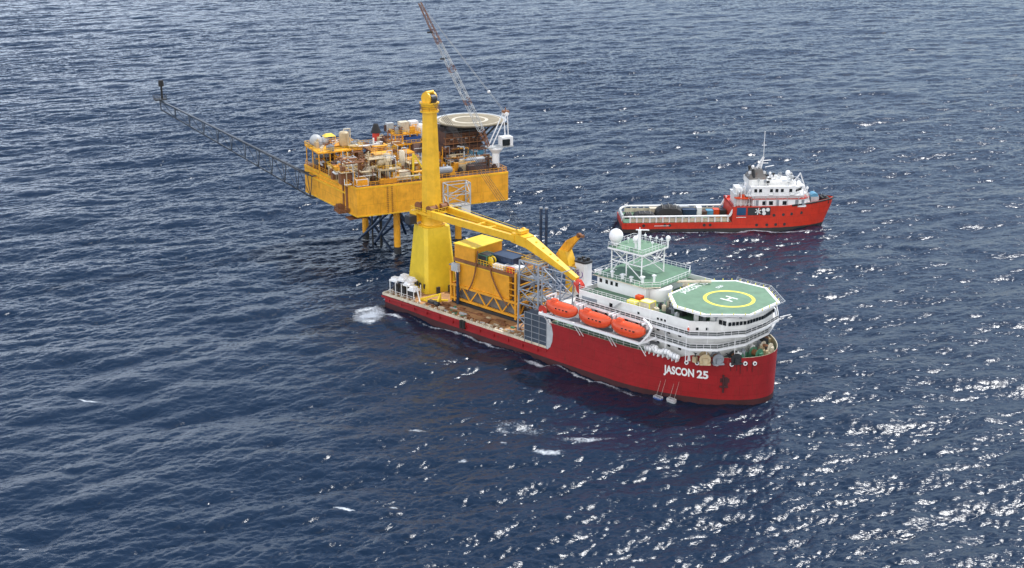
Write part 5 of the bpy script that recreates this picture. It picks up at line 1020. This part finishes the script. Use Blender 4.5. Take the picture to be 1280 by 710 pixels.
# ---- platform pedestal crane
CC = (48.0, 5.6, ZD+.07); t = PTg('platform_crane', 'white pedestal crane with thin lattice boom at the right corner of the platform', 'crane', CC); c_ = lambda: MB(CC); X0, Y0_ = 48.0, 5.6
m = c_(); m.cyl(X0, Y0_, ZD+.07, 29.2, 1.15, 18); m.cyl(X0, Y0_, 29.2, 30.6, 1.2, 18, 2.3); m.cyl(X0, Y0_, 30.6, 31, 2.4, 18); m.build('pedestal', 'whiteclean', t)
m = c_(); m.box(45, 53.4, 4.0, 7.2, 31.02, 31.4); m.build('slewing_deck', 'lgrey', t); m = c_(); m.box(49.6, 53.3, 4.1, 7.1, 31.41, 34.2); m.build('machinery_house', 'whiteclean', t); m = c_(); m.box(49.6, 52, 3.6, 4.08, 31.6, 33.6); m.build('operator_cab', 'glass', t)
m = c_()
for y in (4.4, 6.8): m.beam((46, y, 31.4), (51.2, y, 41.4), .28, .28); m.beam((51.8, y, 34.2), (51.4, y, 41.4), .25, .25)
m.tube((51.3, 4.2, 41.4), (51.3, 7, 41.4), .6, 10); m.build('gantry', 'whiteclean', t); m = c_(); m.obox((51.4, 5.6, 41.6), (1.8, 1.8, .7)); m.cyl(51.4, 5.6, 42.3, 43.2, .15, 6); m.build('gantry_head', 'rustb', t)
P0, P1 = Vector((45.6, 5.6, 31.6)), Vector((23.6, 5.6, 76.4)); dr = (P1-P0).normalized(); nv = Vector((0, 1, 0)); nb = dr.cross(nv)
def bs(t): w = .85*min(1, .35+t*5)*(1-.55*max(0, (t-.55)/.45)); p = P0.lerp(P1, t); return [p+nv*w+nb*w, p-nv*w+nb*w, p-nv*w-nb*w, p+nv*w-nb*w]
n = 26
def bseg(k0, k1, mat, nm):
    m = c_()
    for k in range(k0, k1):
        A_, B_ = bs(k/n), bs((k+1)/n)
        for i in range(4): m.tube(A_[i], B_[i], .085, 5); m.tube(A_[i], A_[(i+1) % 4], .05, 4); m.tube(A_[i], B_[(i+1) % 4] if k % 2 else B_[(i+3) % 4], .05, 4)
    m.build(nm, mat, t)
bseg(0, 3, 'rustb', 'boom_section'); bseg(3, 8, 'lgrey', 'boom_section'); bseg(8, 9, 'rustb', 'boom_section'); bseg(9, 14, 'lgrey', 'boom_section'); bseg(14, 15, 'rustb', 'boom_section'); bseg(15, 19, 'lgrey', 'boom_section'); bseg(19, 26, 'rustb', 'boom_section')
m = c_(); 
for y in (4.9, 6.3): m.tube((51.3, y, 41.6), P1+Vector((0, (y-5.6)*.5, 0)), .05, 4)
m.build('pendant_line', 'lgrey', t)
for q0 in (P0.lerp(P1, .62), P0.lerp(P1, .8)): m = c_(); m.obox((q0.x-1.4, q0.y, q0.z), (1.6, .6, .5)); m.build('boom_light', 'dark', t)
p = Vector((51.3, 5.6, 41.6)).lerp(P1, .2); m = c_(); m.sphere(p, .5, 12, 8); m.build('line_spreader', 'whiteclean', t)
build_sea()
